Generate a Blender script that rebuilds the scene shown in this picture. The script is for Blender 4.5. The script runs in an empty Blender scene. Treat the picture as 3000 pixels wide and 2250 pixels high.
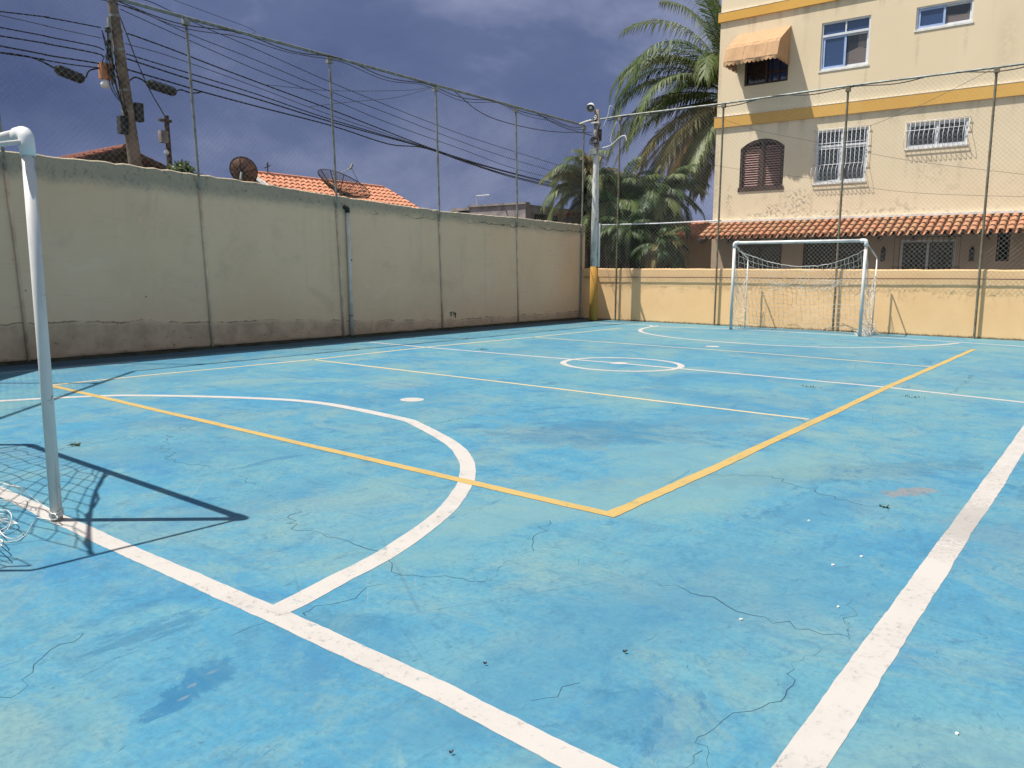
import bpy, bmesh, math, random
from math import sin, cos, pi, radians, sqrt, atan2
from mathutils import Vector, Matrix, Quaternion
SC = bpy.context.scene
COL = SC.collection
RND = random.Random(7)

# ------------------------------------------------------------------ camera
F, YAW, PITCH, ROLL = 2297.136, 0.66516, -0.14368, 0.00637
CAM = Vector((6.1697, -10.5667, 1.4395))
FWD = Vector((-sin(YAW)*cos(PITCH), cos(YAW)*cos(PITCH), sin(PITCH)))
_r = Vector((cos(YAW), sin(YAW), 0)); _u = _r.cross(FWD)
RIGHT = _r*cos(ROLL) + _u*sin(ROLL); UP = _u*cos(ROLL) - _r*sin(ROLL)
cd = bpy.data.cameras.new('camera'); cam = bpy.data.objects.new('camera', cd); COL.objects.link(cam)
cd.sensor_width = 36; cd.lens = F/3000*36; cd.clip_start = 0.05; cd.clip_end = 2000
m = Matrix((RIGHT, UP, -FWD)).transposed().to_4x4(); m.translation = CAM
cam.matrix_world = m
SC.camera = cam

def ray(u, v): return FWD + RIGHT*((u-1500)/F) - UP*((v-1125)/F)
def on_ground(u, v, h=0.0):                      # survey helper: photo measurement -> point on the ground
    d = ray(u, v); return CAM + d*((h-CAM.z)/d.z)
def on_x(u, v, X): d = ray(u, v); return CAM + d*((X-CAM.x)/d.x)
def on_y(u, v, Y): d = ray(u, v); return CAM + d*((Y-CAM.y)/d.y)

# ------------------------------------------------------------------ light
SUN = Vector((0.375, 0.322, -1.0)).normalized()  # direction the light travels
sd = bpy.data.lights.new('sun', 'SUN'); sd.energy = 5.0; sd.angle = radians(0.5); sd.color = (1.0, 0.95, 0.86)
so = bpy.data.objects.new('sun', sd); COL.objects.link(so); so.location = (-20, -20, 40)
so.rotation_euler = SUN.to_track_quat('-Z', 'Y').to_euler()
SC.view_settings.view_transform = 'Standard'; SC.view_settings.look = 'None'
SC.view_settings.exposure = 0.52; SC.view_settings.gamma = 1; SC.view_settings.use_curve_mapping = False

W = bpy.data.worlds.new('World'); SC.world = W; W.use_nodes = True
def world():
    nt = W.node_tree; N = nt.nodes; L = nt.links; N.clear()
    out = N.new('ShaderNodeOutputWorld'); bg = N.new('ShaderNodeBackground'); bg.inputs['Strength'].default_value = 0.1
    L.new(bg.outputs[0], out.inputs[0])
    sky = N.new('ShaderNodeTexSky'); sky.sky_type = 'NISHITA'; sky.sun_disc = False
    sky.sun_elevation = math.asin(-SUN.z); sky.sun_rotation = atan2(-SUN.x, -SUN.y); sky.dust_density = 1.5
    tc = N.new('ShaderNodeTexCoord')
    # storm front: a bank of dark cloud in the sky towards the north-west
    dot = N.new('ShaderNodeVectorMath'); dot.operation = 'DOT_PRODUCT'
    L.new(tc.outputs['Generated'], dot.inputs[0]); dot.inputs[1].default_value = Vector((-0.62, 0.78, 0.1)).normalized()
    mp = N.new('ShaderNodeMapping'); mp.inputs['Scale'].default_value = (1.0, 1.0, 2.2); mp.inputs['Rotation'].default_value = (0.15, 0.35, 0)
    L.new(tc.outputs['Generated'], mp.inputs[0])
    n1 = N.new('ShaderNodeTexNoise'); n1.inputs['Scale'].default_value = 1.9; n1.inputs['Detail'].default_value = 9; n1.inputs['Roughness'].default_value = .56
    n1.inputs['Distortion'].default_value = .35
    L.new(mp.outputs[0], n1.inputs[0])
    r1 = N.new('ShaderNodeValToRGB'); e = r1.color_ramp.elements
    e[0].position = .36; e[0].color = (.50, .72, 1.58, 1); e[1].position = .70; e[1].color = (2.2, 2.45, 3.6, 1)
    q = r1.color_ramp.elements.new(.52); q.color = (.88, 1.14, 2.15, 1)
    L.new(n1.outputs['Fac'], r1.inputs[0])
    # broken white cloud over the rest of the sky
    n2 = N.new('ShaderNodeTexNoise'); n2.inputs['Scale'].default_value = 3.0; n2.inputs['Detail'].default_value = 6
    L.new(tc.outputs['Generated'], n2.inputs[0])
    r2 = N.new('ShaderNodeValToRGB'); r2.color_ramp.elements[0].position = .45; r2.color_ramp.elements[1].position = .62
    L.new(n2.outputs['Fac'], r2.inputs[0])
    mx = N.new('ShaderNodeMix'); mx.data_type = 'RGBA'; mx.inputs['B'].default_value = (3.3, 3.2, 3.05, 1)
    L.new(r2.outputs[0], mx.inputs['Factor']); L.new(sky.outputs[0], mx.inputs['A'])
    mr = N.new('ShaderNodeMapRange'); mr.interpolation_type = 'SMOOTHSTEP'
    mr.inputs['From Min'].default_value = .15; mr.inputs['From Max'].default_value = .6
    L.new(dot.outputs['Value'], mr.inputs['Value'])
    m2 = N.new('ShaderNodeMix'); m2.data_type = 'RGBA'
    L.new(mr.outputs[0], m2.inputs['Factor']); L.new(mx.outputs['Result'], m2.inputs['A']); L.new(r1.outputs[0], m2.inputs['B'])
    L.new(m2.outputs['Result'], bg.inputs['Color'])
world()

# ------------------------------------------------------------------ materials
class Mat:
    def __init__(s, name, rough=.8, spec=.3, metal=0.0):
        s.m = bpy.data.materials.new(name); s.m.use_nodes = True; s.nt = s.m.node_tree; s.N = s.nt.nodes; s.L = s.nt.links
        s.b = s.N['Principled BSDF']; s.b.inputs['Roughness'].default_value = rough
        s.b.inputs['Specular IOR Level'].default_value = spec; s.b.inputs['Metallic'].default_value = metal
        g = s.N.new('ShaderNodeNewGeometry'); s.pos = g.outputs['Position']
        s.objc = s.N.new('ShaderNodeTexCoord').outputs['Object']
    def link(s, a, b):
        if hasattr(a, 'links'): s.L.new(a, b)
        else: b.default_value = a
    def map(s, v, scale=(1, 1, 1), loc=(0, 0, 0), rot=(0, 0, 0)):
        n = s.N.new('ShaderNodeMapping'); s.L.new(v, n.inputs[0]); n.inputs['Scale'].default_value = scale
        n.inputs['Location'].default_value = loc; n.inputs['Rotation'].default_value = rot; return n.outputs[0]
    def noise(s, v, scale, detail=4, rough=.55, dist=0):
        n = s.N.new('ShaderNodeTexNoise'); s.L.new(v, n.inputs['Vector']); n.inputs['Scale'].default_value = scale
        n.inputs['Detail'].default_value = detail; n.inputs['Roughness'].default_value = rough; n.inputs['Distortion'].default_value = dist
        return n.outputs['Fac']
    def vor(s, v, scale, feature='F1'):
        n = s.N.new('ShaderNodeTexVoronoi'); s.L.new(v, n.inputs['Vector']); n.inputs['Scale'].default_value = scale; n.feature = feature
        return n.outputs['Distance']
    def rng(s, v, a, b, c=0., d=1., smooth=True):
        n = s.N.new('ShaderNodeMapRange'); n.interpolation_type = 'SMOOTHSTEP' if smooth else 'LINEAR'; n.clamp = True
        s.link(v, n.inputs['Value'])
        for k, x in zip(('From Min', 'From Max', 'To Min', 'To Max'), (a, b, c, d)): s.link(x, n.inputs[k])
        return n.outputs[0]
    def math(s, op, a, b=0., c=0.):
        n = s.N.new('ShaderNodeMath'); n.operation = op; s.link(a, n.inputs[0]); s.link(b, n.inputs[1]); s.link(c, n.inputs[2]); return n.outputs[0]
    def sep(s, v):
        n = s.N.new('ShaderNodeSeparateXYZ'); s.L.new(v, n.inputs[0]); return n.outputs
    def mix(s, f, a, b):
        n = s.N.new('ShaderNodeMix'); n.data_type = 'RGBA'; s.link(f, n.inputs['Factor'])
        for x, k in ((a, 'A'), (b, 'B')):
            if hasattr(x, 'links'): s.L.new(x, n.inputs[k])
            else: n.inputs[k].default_value = (*x, 1)
        return n.outputs['Result']
    def blob(s, v, cx, cy, sx, sy, rot=0., warp=None):   # soft ellipse in plan, edge broken by noise
        p = s.map(v, (1, 1, 0), (-cx, -cy, 0)); p = s.map(p, (1/sx, 1/sy, 0), (0, 0, 0), (0, 0, 0)) if rot == 0 else s.map(s.map(p, (1, 1, 0), (0, 0, 0), (0, 0, -rot)), (1/sx, 1/sy, 0))
        n = s.N.new('ShaderNodeVectorMath'); n.operation = 'LENGTH'; s.L.new(p, n.inputs[0]); o = n.outputs['Value']
        if warp is not None: o = s.math('ADD', o, s.math('MULTIPLY_ADD', warp, 3.6, -1.8))
        return s.rng(o, 1.08, .72)
    def color(s, c):
        if hasattr(c, 'links'): s.L.new(c, s.b.inputs['Base Color'])
        else: s.b.inputs['Base Color'].default_value = (*c, 1)
    def bump(s, h, strength=.3, dist=.01):
        n = s.N.new('ShaderNodeBump'); s.L.new(h, n.inputs['Height']); n.inputs['Strength'].default_value = strength; n.inputs['Distance'].default_value = dist
        s.L.new(n.outputs[0], s.b.inputs['Normal'])

def simple(name, c, rough=.6, spec=.3, metal=0., var=.25, scale=6., c2=None):
    M_ = Mat(name, rough, spec, metal)
    n = M_.noise(M_.pos, scale, 5)
    c2 = c2 or tuple(x*(1-var) for x in c)
    M_.color(M_.mix(M_.rng(n, .35, .68), c, c2)); return M_.m

def mat_court():
    M_ = Mat('worn_blue_court_paint', .75, .2)
    P = M_.pos
    a = M_.noise(P, .33, 6, .62, .6); b = M_.noise(M_.map(P, (1, 1, 1), (9, 3, 0)), 1.1, 7, .66, .8)
    c = M_.noise(M_.map(P, (1, 1, 1), (2, 7, 0)), 4.5, 7, .7, .4); f = M_.noise(P, 38, 4, .7)
    st = M_.noise(M_.map(P, (3.2, .9, 1), (0, 0, 0), (0, 0, .7)), 1.6, 7, .7, .5)
    g2 = M_.noise(M_.map(P, (1, 1, 1), (5, 1, 0)), 2.2, 8, .7, .9); sc = M_.noise(M_.map(P, (2.6, .8, 1), (3, 0, 0), (0, 0, .75)), 3.2, 8, .72, .7)
    col = M_.mix(M_.rng(a, .36, .66), (0.042, 0.180, 0.324), (0.072, 0.204, 0.296))
    col = M_.mix(M_.rng(b, .50, .72, 0, .8), col, (0.096, 0.220, 0.287))
    col = M_.mix(M_.rng(g2, .50, .66, 0, .55), col, (0.090, 0.224, 0.315))
    col = M_.mix(M_.rng(b, .46, .32, 0, .7), col, (0.030, 0.140, 0.301))
    col = M_.mix(M_.rng(g2, .45, .30, 0, .6), col, (0.027, 0.124, 0.268))
    col = M_.mix(M_.rng(st, .57, .70, 0, .6), col, (0.030, 0.120, 0.249))
    col = M_.mix(M_.rng(sc, .56, .70, 0, .45), col, (0.039, 0.132, 0.249))
    col = M_.mix(M_.rng(sc, .44, .32, 0, .40), col, (0.099, 0.228, 0.305))
    col = M_.mix(M_.rng(c, .55, .70, 0, .5), col, (0.114, 0.244, 0.305))
    col = M_.mix(M_.rng(c, .45, .30, 0, .45), col, (0.030, 0.128, 0.244))
    col = M_.mix(M_.rng(M_.sep(P)[1], -2., 6.5, 0, .42), col, (0.099, 0.212, 0.268))
    w = M_.noise(P, 3.2, 9, .78, .6)
    def spot(u, v, sx, sy, rot, colr, k, col):
        g = on_ground(u, v); return M_.mix(M_.math('MULTIPLY', M_.blob(P, g.x, g.y, sx, sy, rot, w), k), col, colr)
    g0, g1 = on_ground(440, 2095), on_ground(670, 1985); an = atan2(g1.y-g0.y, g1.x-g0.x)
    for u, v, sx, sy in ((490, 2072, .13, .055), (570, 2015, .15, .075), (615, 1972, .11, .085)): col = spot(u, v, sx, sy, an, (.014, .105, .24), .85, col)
    for u, v, sx, sy in ((538, 2045, .03, .010), (562, 2008, .02, .012), (622, 1968, .035, .012)): col = spot(u, v, sx, sy, an, (.17, .19, .20), .5, col)
    col = spot(60, 2160, .30, .32, 0, (.115, .215, .24), .35, col)
    col = spot(1640, 1275, .75, .45, .3, (0.078, 0.144, 0.207),   .6, col)
    col = spot(1850, 1265, .8, .55, .3, (.028, .115, .22), .55, col)
    col = spot(2430, 1385, 1.6, .22, .9, (.03, .105, .19), .5, col)
    col = spot(2670, 1440, .24, .10, 1.0, (.20, .165, .155), .75, col)
    col = spot(2985, 1590, .25, .40, .9, (0.102, 0.192, 0.263), .8, col)
    col = spot(1150, 1128, .45, .28, 0, (0.132, 0.208, 0.282), .6, col)
    col = spot(2300, 1840, .30, .25, 0, (0.096, 0.208, 0.291), .5, col)
    col = spot(1880, 2080, .28, .2, .6, (.025, .115, .235), .4, col)
    col = spot(980, 1830, .25, .12, .6, (.025, .11, .22), .5, col)
    pt = M_.noise(M_.map(P, (1, 1, 1), (13, 2, 0)), .75, 8, .72, 1.0); pt2 = M_.noise(M_.map(P, (1, 1, 1), (3, 21, 0)), 1.9, 8, .74, 1.2)
    col = M_.mix(M_.rng(pt, .47, .62, 0, .5), col, (.15, .23, .245)); col = M_.mix(M_.rng(pt2, .52, .66, 0, .45), col, (.135, .225, .245))
    col = M_.mix(M_.rng(pt2, .45, .33, 0, .5), col, (.030, .118, .235))
    rol = M_.noise(M_.map(P, (.35, 5.5, 1)), 1.0, 4, .6, .3); col = M_.mix(M_.rng(rol, .54, .66, 0, .16), col, (.11, .22, .265)); col = M_.mix(M_.rng(rol, .46, .36, 0, .18), col, (.03, .11, .21))
    for ang, sd_, cc_, k_ in ((.7, 2., (.028, .095, .175), .55), (-.85, 7., (.15, .24, .265), .5), (.15, 12., (.03, .10, .18), .4), (1.3, 19., (.16, .245, .265), .4)):
        sf = M_.noise(M_.map(M_.map(P, (1, 1, 1), (sd_, 0, 0), (0, 0, ang)), (14, .8, 1)), 1.3, 6, .75, .25); msk = M_.rng(M_.noise(M_.map(P, (1, 1, 1), (sd_, sd_, 0)), .8, 5, .65), .48, .62)
        col = M_.mix(M_.math('MULTIPLY', M_.math('MULTIPLY', M_.rng(sf, .58, .68), msk), k_), col, cc_)
    bare = M_.math('MULTIPLY', M_.rng(M_.noise(M_.map(P, (1, 1, 1), (31, 4, 0)), 3.4, 9, .8, .4), .655, .70), M_.rng(M_.noise(P, .45, 3), .46, .58)); col = M_.mix(M_.math('MULTIPLY', bare, .55), col, (.17, .185, .18))
    # chips and grains down to the concrete
    sp = M_.math('MULTIPLY', M_.rng(M_.vor(P, 24), .13, .07), M_.rng(M_.noise(P, 1.7, 3), .56, .66))
    col = M_.mix(M_.math('MULTIPLY', sp, .7), col, (.03, .085, .16))
    chip = M_.math('MULTIPLY', M_.rng(M_.noise(M_.map(P, (1, 1, 1), (4, 4, 0)), 17, 5, .7), .69, .73), M_.rng(M_.noise(P, .9, 3), .52, .62))
    col = M_.mix(M_.math('MULTIPLY', chip, .75), col, (.25, .24, .23))
    hair = M_.math('MULTIPLY', M_.rng(M_.vor(M_.map(P, (1, 1, 1), (0, 0, 0)), .9, 'DISTANCE_TO_EDGE'), .006, .0), M_.rng(M_.noise(P, .8, 2), .5, .6))
    col = M_.mix(M_.math('MULTIPLY', hair, .35), col, (.04, .10, .17))
    g3 = M_.noise(P, 9, 8, .75, .5); g4 = M_.noise(M_.map(P, (1.8, .8, 1), (1, 5, 0), (0, 0, .75)), 14, 6, .75, .5)
    col = M_.mix(M_.rng(g3, .52, .68, 0, .38), col, (.115, .235, .30)); col = M_.mix(M_.rng(g3, .47, .33, 0, .42), col, (.028, .105, .20))
    col = M_.mix(M_.math('MULTIPLY', M_.rng(g4, .57, .68), M_.rng(g2, .40, .56)), col, (.04, .12, .20))
    col = M_.mix(M_.rng(f, .40, .68, 0, .30), col, (.025, .10, .19))
    big = M_.noise(M_.map(P, (1, .7, 1), (40, 9, 0)), .42, 6, .6, 1.2); col = M_.mix(M_.rng(big, .50, .66, 0, .5), col, (.038, .135, .25)); col = M_.mix(M_.rng(big, .47, .34, 0, .5), col, (.125, .225, .255))
    ed = M_.noise(M_.map(P, (1.6, .8, 1), (7, 17, 0), (0, 0, .7)), 1.2, 10, .76, .8); col = M_.mix(M_.rng(ed, .60, .645, 0, .6), col, (.028, .11, .215))
    gn = M_.N.new('ShaderNodeMix'); gn.data_type = 'RGBA'; gn.blend_type = 'MULTIPLY'; gn.inputs['Factor'].default_value = 1; M_.L.new(col, gn.inputs['A']); gn.inputs['B'].default_value = (1.17, 1.13, .995, 1); col = gn.outputs['Result']
    # grime against the left wall, widened to paint in the wall's shadow strip
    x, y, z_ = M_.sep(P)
    grime_shade = M_.math('MULTIPLY', M_.rng(M_.math('ADD', x, M_.math('MULTIPLY', M_.noise(P, 2.2, 5), .5)), -5.65, -6.05), .75)
    col = M_.mix(grime_shade, col, (.032, .052, .072))
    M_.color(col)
    h = M_.math('ADD', M_.math('MULTIPLY', f, .6), M_.math('MULTIPLY', c, .6)); M_.bump(h, .22, .006)
    return M_.m

def mat_line(name, base, worn, k=.6):
    M_ = Mat(name, .8, .2); P = M_.pos
    a = M_.noise(P, 3.5, 5, .6); b = M_.noise(P, 30, 5, .75); c = M_.noise(P, .7, 3)
    col = M_.mix(M_.rng(a, .4, .75, 0, .6), base, tuple(x*.84 for x in base)); w2 = M_.noise(P, 11, 8, .78); hole = M_.math('MULTIPLY', M_.rng(w2, .565, .65), M_.rng(c, .38, .56))
    col = M_.mix(M_.math('MULTIPLY', hole, .7), col, (.13, .20, .235))
    col = M_.mix(M_.math('MULTIPLY', M_.rng(b, .53, .66), M_.rng(a, .42, .6, 0, k)), col, worn)
    g = on_ground(2830, 1530)
    col = M_.mix(M_.math('MULTIPLY', M_.blob(P, g.x, g.y, .3, .55, 0, b), .42), col, (.20, .19, .18))
    M_.color(col); M_.bump(b, .2, .004); return M_.m

def mat_left_wall():
    M_ = Mat('cream_stucco_weathered', .9, .15); P = M_.pos; x, y, z = M_.sep(P)
    n = M_.noise(P, .6, 5); n2 = M_.noise(P, 3.2, 6, .65); n3 = M_.noise(P, 13, 6, .7); f = M_.noise(P, 60, 3)
    col = M_.mix(M_.rng(n, .35, .7), (.76, .575, .39), (.71, .52, .345))
    col = M_.mix(M_.rng(y, -4, 9, 0, .5), col, (.74, .54, .38))
    drip = M_.noise(M_.map(P, (1, 2.2, .12)), 1.3, 5, .6)
    col = M_.mix(M_.rng(drip, .58, .75, 0, .3), col, (.50, .44, .33))
    blot = M_.noise(P, 1.1, 8, .72, .6); col = M_.mix(M_.rng(blot, .52, .68, 0, .40), col, (.55, .42, .29)); col = M_.mix(M_.rng(blot, .46, .34, 0, .3), col, (.80, .65, .47))
    brush = M_.noise(M_.map(P, (1, .6, 7)), 2.4, 5, .65); col = M_.mix(M_.rng(brush, .55, .7, 0, .2), col, (.50, .43, .32))
    dado = M_.math('ADD', M_.rng(y, -5.5, 4, .60, .22, False), M_.math('MULTIPLY_ADD', M_.noise(P, 1.4, 7, .7), .26, -.13))
    below = M_.rng(M_.math('SUBTRACT', dado, z), -.02, .07)
    col = M_.mix(M_.math('MULTIPLY', below, .58), col, M_.mix(M_.rng(n2, .35, .65), (.52, .39, .28), (.26, .195, .145)))
    edge = M_.math('MULTIPLY', M_.rng(M_.math('ABSOLUTE', M_.math('SUBTRACT', dado, z)), .018, .004), M_.rng(n2, .40, .6))
    col = M_.mix(M_.math('MULTIPLY', edge, .75), col, (.10, .085, .07))
    mould = M_.math('MULTIPLY', M_.rng(n3, .60, .68), M_.rng(z, .6, .05)); mould = M_.math('MULTIPLY', mould, M_.rng(n, .36, .5))
    col = M_.mix(M_.math('MULTIPLY', mould, .85), col, (.045, .04, .035))
    foot = M_.rng(M_.math('ADD', z, M_.math('MULTIPLY', n2, .16)), .17, .09)
    col = M_.mix(M_.math('MULTIPLY', foot, .8), col, (.06, .06, .045))
    zt = M_.math('SUBTRACT', M_.math('ADD', z, M_.math('MULTIPLY', n2, .25)), M_.rng(y, -5.5, 9, 3.02, 2.74, False))
    top = M_.rng(zt, -.22, .05)
    col = M_.mix(M_.math('MULTIPLY', top, .75), col, (.30, .285, .22))
    tm = M_.math('MULTIPLY', M_.rng(n3, .52, .68), top); col = M_.mix(M_.math('MULTIPLY', tm, .6), col, (.10, .095, .08))
    ck = M_.math('ABSOLUTE', M_.math('SUBTRACT', z, M_.math('ADD', M_.rng(y, 0, 9, 2.66, 2.60, False), M_.math('MULTIPLY_ADD', n2, .3, -.15))))
    ck = M_.math('MULTIPLY', M_.rng(ck, .016, .004), M_.math('MULTIPLY', M_.rng(n, .42, .5), M_.rng(y, .5, 1.5)))
    col = M_.mix(M_.math('MULTIPLY', ck, .8), col, (.07, .065, .055))
    pit = M_.rng(M_.vor(P, 3.1), .055, .03); pit = M_.math('MULTIPLY', pit, M_.rng(n2, .5, .62))
    col = M_.mix(M_.math('MULTIPLY', pit, .8), col, (.05, .045, .04))
    M_.color(col); M_.bump(M_.math('ADD', M_.math('MULTIPLY', f, .35), n2), .35, .012); return M_.m

def mat_ochre(name, base, dirt=.5, zfoot=.06):
    M_ = Mat(name, .9, .15); P = M_.pos; x, y, z = M_.sep(P)
    n = M_.noise(P, .7, 5); n2 = M_.noise(P, 4, 6, .65); n3 = M_.noise(P, 18, 5, .7); f = M_.noise(P, 70, 3)
    col = M_.mix(M_.rng(n, .35, .7), base, tuple(q*w for q, w in zip(base, (.93, .9, .86))))
    col = M_.mix(M_.rng(n2, .55, .75, 0, .35*dirt*2), col, tuple(q*.74 for q in base))
    col = M_.mix(M_.math('MULTIPLY', M_.rng(M_.math('ADD', z, M_.math('MULTIPLY', n3, .1)), zfoot+.05, zfoot), .85), col, (.07, .06, .045))
    col = M_.mix(M_.math('MULTIPLY', M_.rng(n3, .66, .74), .35*dirt), col, (.2, .15, .09))
    M_.color(col); M_.bump(M_.math('ADD', M_.math('MULTIPLY', f, .3), n2), .3, .01); return M_.m

def mat_building():
    M_ = Mat('cream_facade_paint', .9, .15); P = M_.pos; O = M_.objc; x, y, z = M_.sep(O)
    n = M_.noise(P, .35, 5); n2 = M_.noise(P, 2.6, 6, .65); n3 = M_.noise(P, 11, 6, .7); f = M_.noise(P, 50, 3)
    base = (.75, .625, .445)
    col = M_.mix(M_.rng(n, .35, .7), base, (.70, .575, .40))
    drip = M_.noise(M_.map(O, (2.2, 1, .14)), 1.5, 5, .6)
    col = M_.mix(M_.rng(drip, .55, .78, 0, .32), col, (.50, .42, .29))
    low = M_.rng(z, 4.3, 3.0); stn = M_.math('MULTIPLY', M_.rng(n2, .54, .68), low)
    col = M_.mix(M_.math('MULTIPLY', stn, .55), col, (.36, .30, .22))
    def st(cx, cz, sx, sz, k, c, col):
        p = M_.map(M_.map(O, (1, 0, 1), (-cx, 0, -cz)), (1/sx, 0, 1/sz))
        v = M_.N.new('ShaderNodeVectorMath'); v.operation = 'LENGTH'; M_.L.new(p, v.inputs[0])
        g = M_.math('MULTIPLY', M_.rng(v.outputs['Value'], 1.1, .4), M_.rng(n3, .50, .57)); return M_.mix(M_.math('MULTIPLY', g, k), col, c)
    col = st(2.55, 3.45, .45, .45, .8, (.30, .27, .22), col); col = st(1.9, 3.25, .4, .2, .8, (.28, .25, .2), col)
    col = st(.5, 3.6, .12, .5, .7, (.35, .29, .2), col); col = st(5.9, 4.1, .5, .5, .4, (.4, .34, .24), col)
    col = st(3.3, 3.1, 3.5, .12, .7, (.33, .28, .22), col)
    for cx, cz, sx, sz, k in ((2.98, 6.45, .05, .6, .5), (4.18, 6.6, .05, .45, .5), (5.4, 7.2, .06, .5, .45), (6.5, 7.25, .06, .45, .4), (2.95, 3.5, .06, .5, .5), (4.3, 3.5, .07, .6, .5), (5.35, 4.3, .06, .5, .45), (6.6, 4.2, .08, .55, .45), (2.05, 3.6, .05, .3, .5), (.06, 4.2, .10, 1.3, .6), (.05, 7.2, .07, 1.1, .5), (7.4, 7.0, .3, 1.0, .3)):
        p = M_.map(M_.map(O, (1, 0, 1), (-cx, 0, -cz)), (1/sx, 0, 1/sz)); v = M_.N.new('ShaderNodeVectorMath'); v.operation = 'LENGTH'; M_.L.new(p, v.inputs[0])
        col = M_.mix(M_.math('MULTIPLY', M_.math('MULTIPLY', M_.rng(v.outputs['Value'], 1.2, .2), M_.rng(n3, .36, .56)), k*.65), col, (.36, .30, .21))
    for bz in (5.70, 8.73): col = M_.mix(M_.math('MULTIPLY', M_.math('MULTIPLY', M_.rng(z, bz-.5, bz+.02), M_.rng(z, bz+.06, bz+.03)), M_.rng(drip, .46, .66, 0, .5)), col, (.40, .32, .22))
    ground = M_.rng(z, 2.9, 2.5); col = M_.mix(M_.math('MULTIPLY', ground, .8), col, (.36, .27, .20))  # ground floor coloured darker for the shade under the porch roof
    M_.color(col); M_.bump(M_.math('ADD', M_.math('MULTIPLY', f, .3), n2), .3, .01); return M_.m

def mat_tile(name, c1, c2, c3):
    M_ = Mat(name, .85, .15); at = M_.N.new('ShaderNodeAttribute'); at.attribute_name = 'tint'
    n = M_.noise(M_.pos, 9, 5, .7)
    col = M_.mix(at.outputs['Fac'], c1, c2); col = M_.mix(M_.rng(n, .54, .72, 0, .6), col, c3); M_.color(col); return M_.m

def mat_leaf(name, c1, c2, trans=.25):
    M_ = Mat(name, .5, .3); at = M_.N.new('ShaderNodeAttribute'); at.attribute_name = 'tint'
    n = M_.noise(M_.pos, 2.5, 3)
    col = M_.mix(at.outputs['Fac'], c1, c2); col = M_.mix(M_.rng(n, .4, .7, 0, .4), col, tuple(q*.6 for q in c1)); M_.color(col)
    tr = M_.N.new('ShaderNodeBsdfTranslucent'); M_.L.new(col, tr.inputs[0]); mx = M_.N.new('ShaderNodeMixShader'); mx.inputs[0].default_value = trans
    out = M_.N['Material Output']; M_.L.new(M_.b.outputs[0], mx.inputs[1]); M_.L.new(tr.outputs[0], mx.inputs[2]); M_.L.new(mx.outputs[0], out.inputs[0]); return M_.m

def mat_glass(name, c, rough=.06):
    M_ = Mat(name, rough, .8); n = M_.noise(M_.pos, .9, 3); M_.color(M_.mix(n, c, tuple(q*.55 for q in c)))
    return M_.m

def mat_pole():
    M_ = Mat('whitewashed_concrete', .9, .15); P = M_.pos
    n = M_.noise(M_.map(P, (1, 1, .35)), 7, 6, .7); z = M_.sep(P)[2]
    col = M_.mix(M_.rng(n, .48, .64), (.62, .61, .58), (.30, .28, .26)); col = M_.mix(M_.rng(z, 4.7, 5.0), col, (.22, .19, .165)); M_.color(col); M_.bump(n, .3, .01); return M_.m

def mat_post():
    M_ = Mat('chipped_white_steel', .45, .4); P = M_.pos
    n = M_.noise(P, 9, 6, .7); n2 = M_.noise(M_.map(P, (1, 1, .3)), 5, 4); z = M_.sep(P)[2]
    col = M_.mix(M_.rng(n2, .4, .7), (.66, .645, .62), (.53, .525, .52))
    col = M_.mix(M_.math('MULTIPLY', M_.rng(n, .63, .68), .8), col, (.22, .17, .13))
    col = M_.mix(M_.math('MULTIPLY', M_.rng(z, .07, .0), .7), col, (.30, .21, .14))
    ring = M_.math('MULTIPLY', M_.rng(M_.math('ABSOLUTE', M_.math('SUBTRACT', z, 1.99)), .05, .02), M_.rng(n2, .40, .55)); col = M_.mix(M_.math('MULTIPLY', ring, .85), col, (.07, .05, .04))
    scr = M_.noise(M_.map(P, (6, 6, .5)), 3, 6, .7); col = M_.mix(M_.rng(scr, .54, .68, 0, .55), col, (.36, .37, .38)); M_.color(col); return M_.m

MT = {}
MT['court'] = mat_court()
MT['white_line'] = mat_line('white_line_paint', (.41, .39, .37), (.20, .175, .165), .8)
MT['yellow_line'] = mat_line('yellow_line_paint', (.40, .285, .105), (.20, .16, .10), .85)
MT['crack'] = simple('crack_dirt', (.032, .075, .115), .95, .1)
MT['left_wall'] = mat_left_wall()
MT['far_wall'] = mat_ochre('ochre_wall_paint', (.82, .55, .295), .35)
MT['house_ochre'] = mat_ochre('house_ochre_paint', (.64, .39, .15), .4)
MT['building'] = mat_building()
MT['band'] = mat_ochre('mustard_band_paint', (.66, .385, .10), .4, -5)
MT['white_trim'] = simple('white_trim', (.74, .73, .70), .8, .2)
MT['tile'] = mat_tile('clay_roof_tile', (.44, .20, .115), (.37, .215, .12), (.17, .115, .07))
MT['tile2'] = mat_tile('orange_roof_tile', (.58, .255, .155), (.49, .22, .13), (.36, .165, .10))
MT['tile_old'] = mat_tile('old_red_roof_tile', (.23, .085, .055), (.16, .07, .05), (.08, .045, .035))
MT['galv'] = simple('dull_galvanised_steel', (.26, .29, .28), .55, .4, .3, .35, 9, (.16, .15, .12))
MT['rust_post'] = simple('rusty_green_steel', (.20, .20, .15), .7, .3, .2, .3, 8, (.15, .11, .075))
MT['net_wire'] = simple('net_wire', (.40, .40, .38), .6, .3, .2)
MT['white_steel'] = mat_post()
MT['white_rope'] = simple('white_net_cord', (.72, .70, .66), .9, .1)
MT['rib'] = simple('stained_cream_pipe', (.74, .58, .42), .8, .2, 0, .3, 4)
MT['pvc'] = simple('grey_pvc', (.66, .65, .60), .5, .3, 0, .2)
MT['black'] = simple('black_cable', (.012, .012, .014), .6, .3)
MT['grey_cable'] = simple('grey_cable', (.075, .07, .075), .7, .2)
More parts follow.
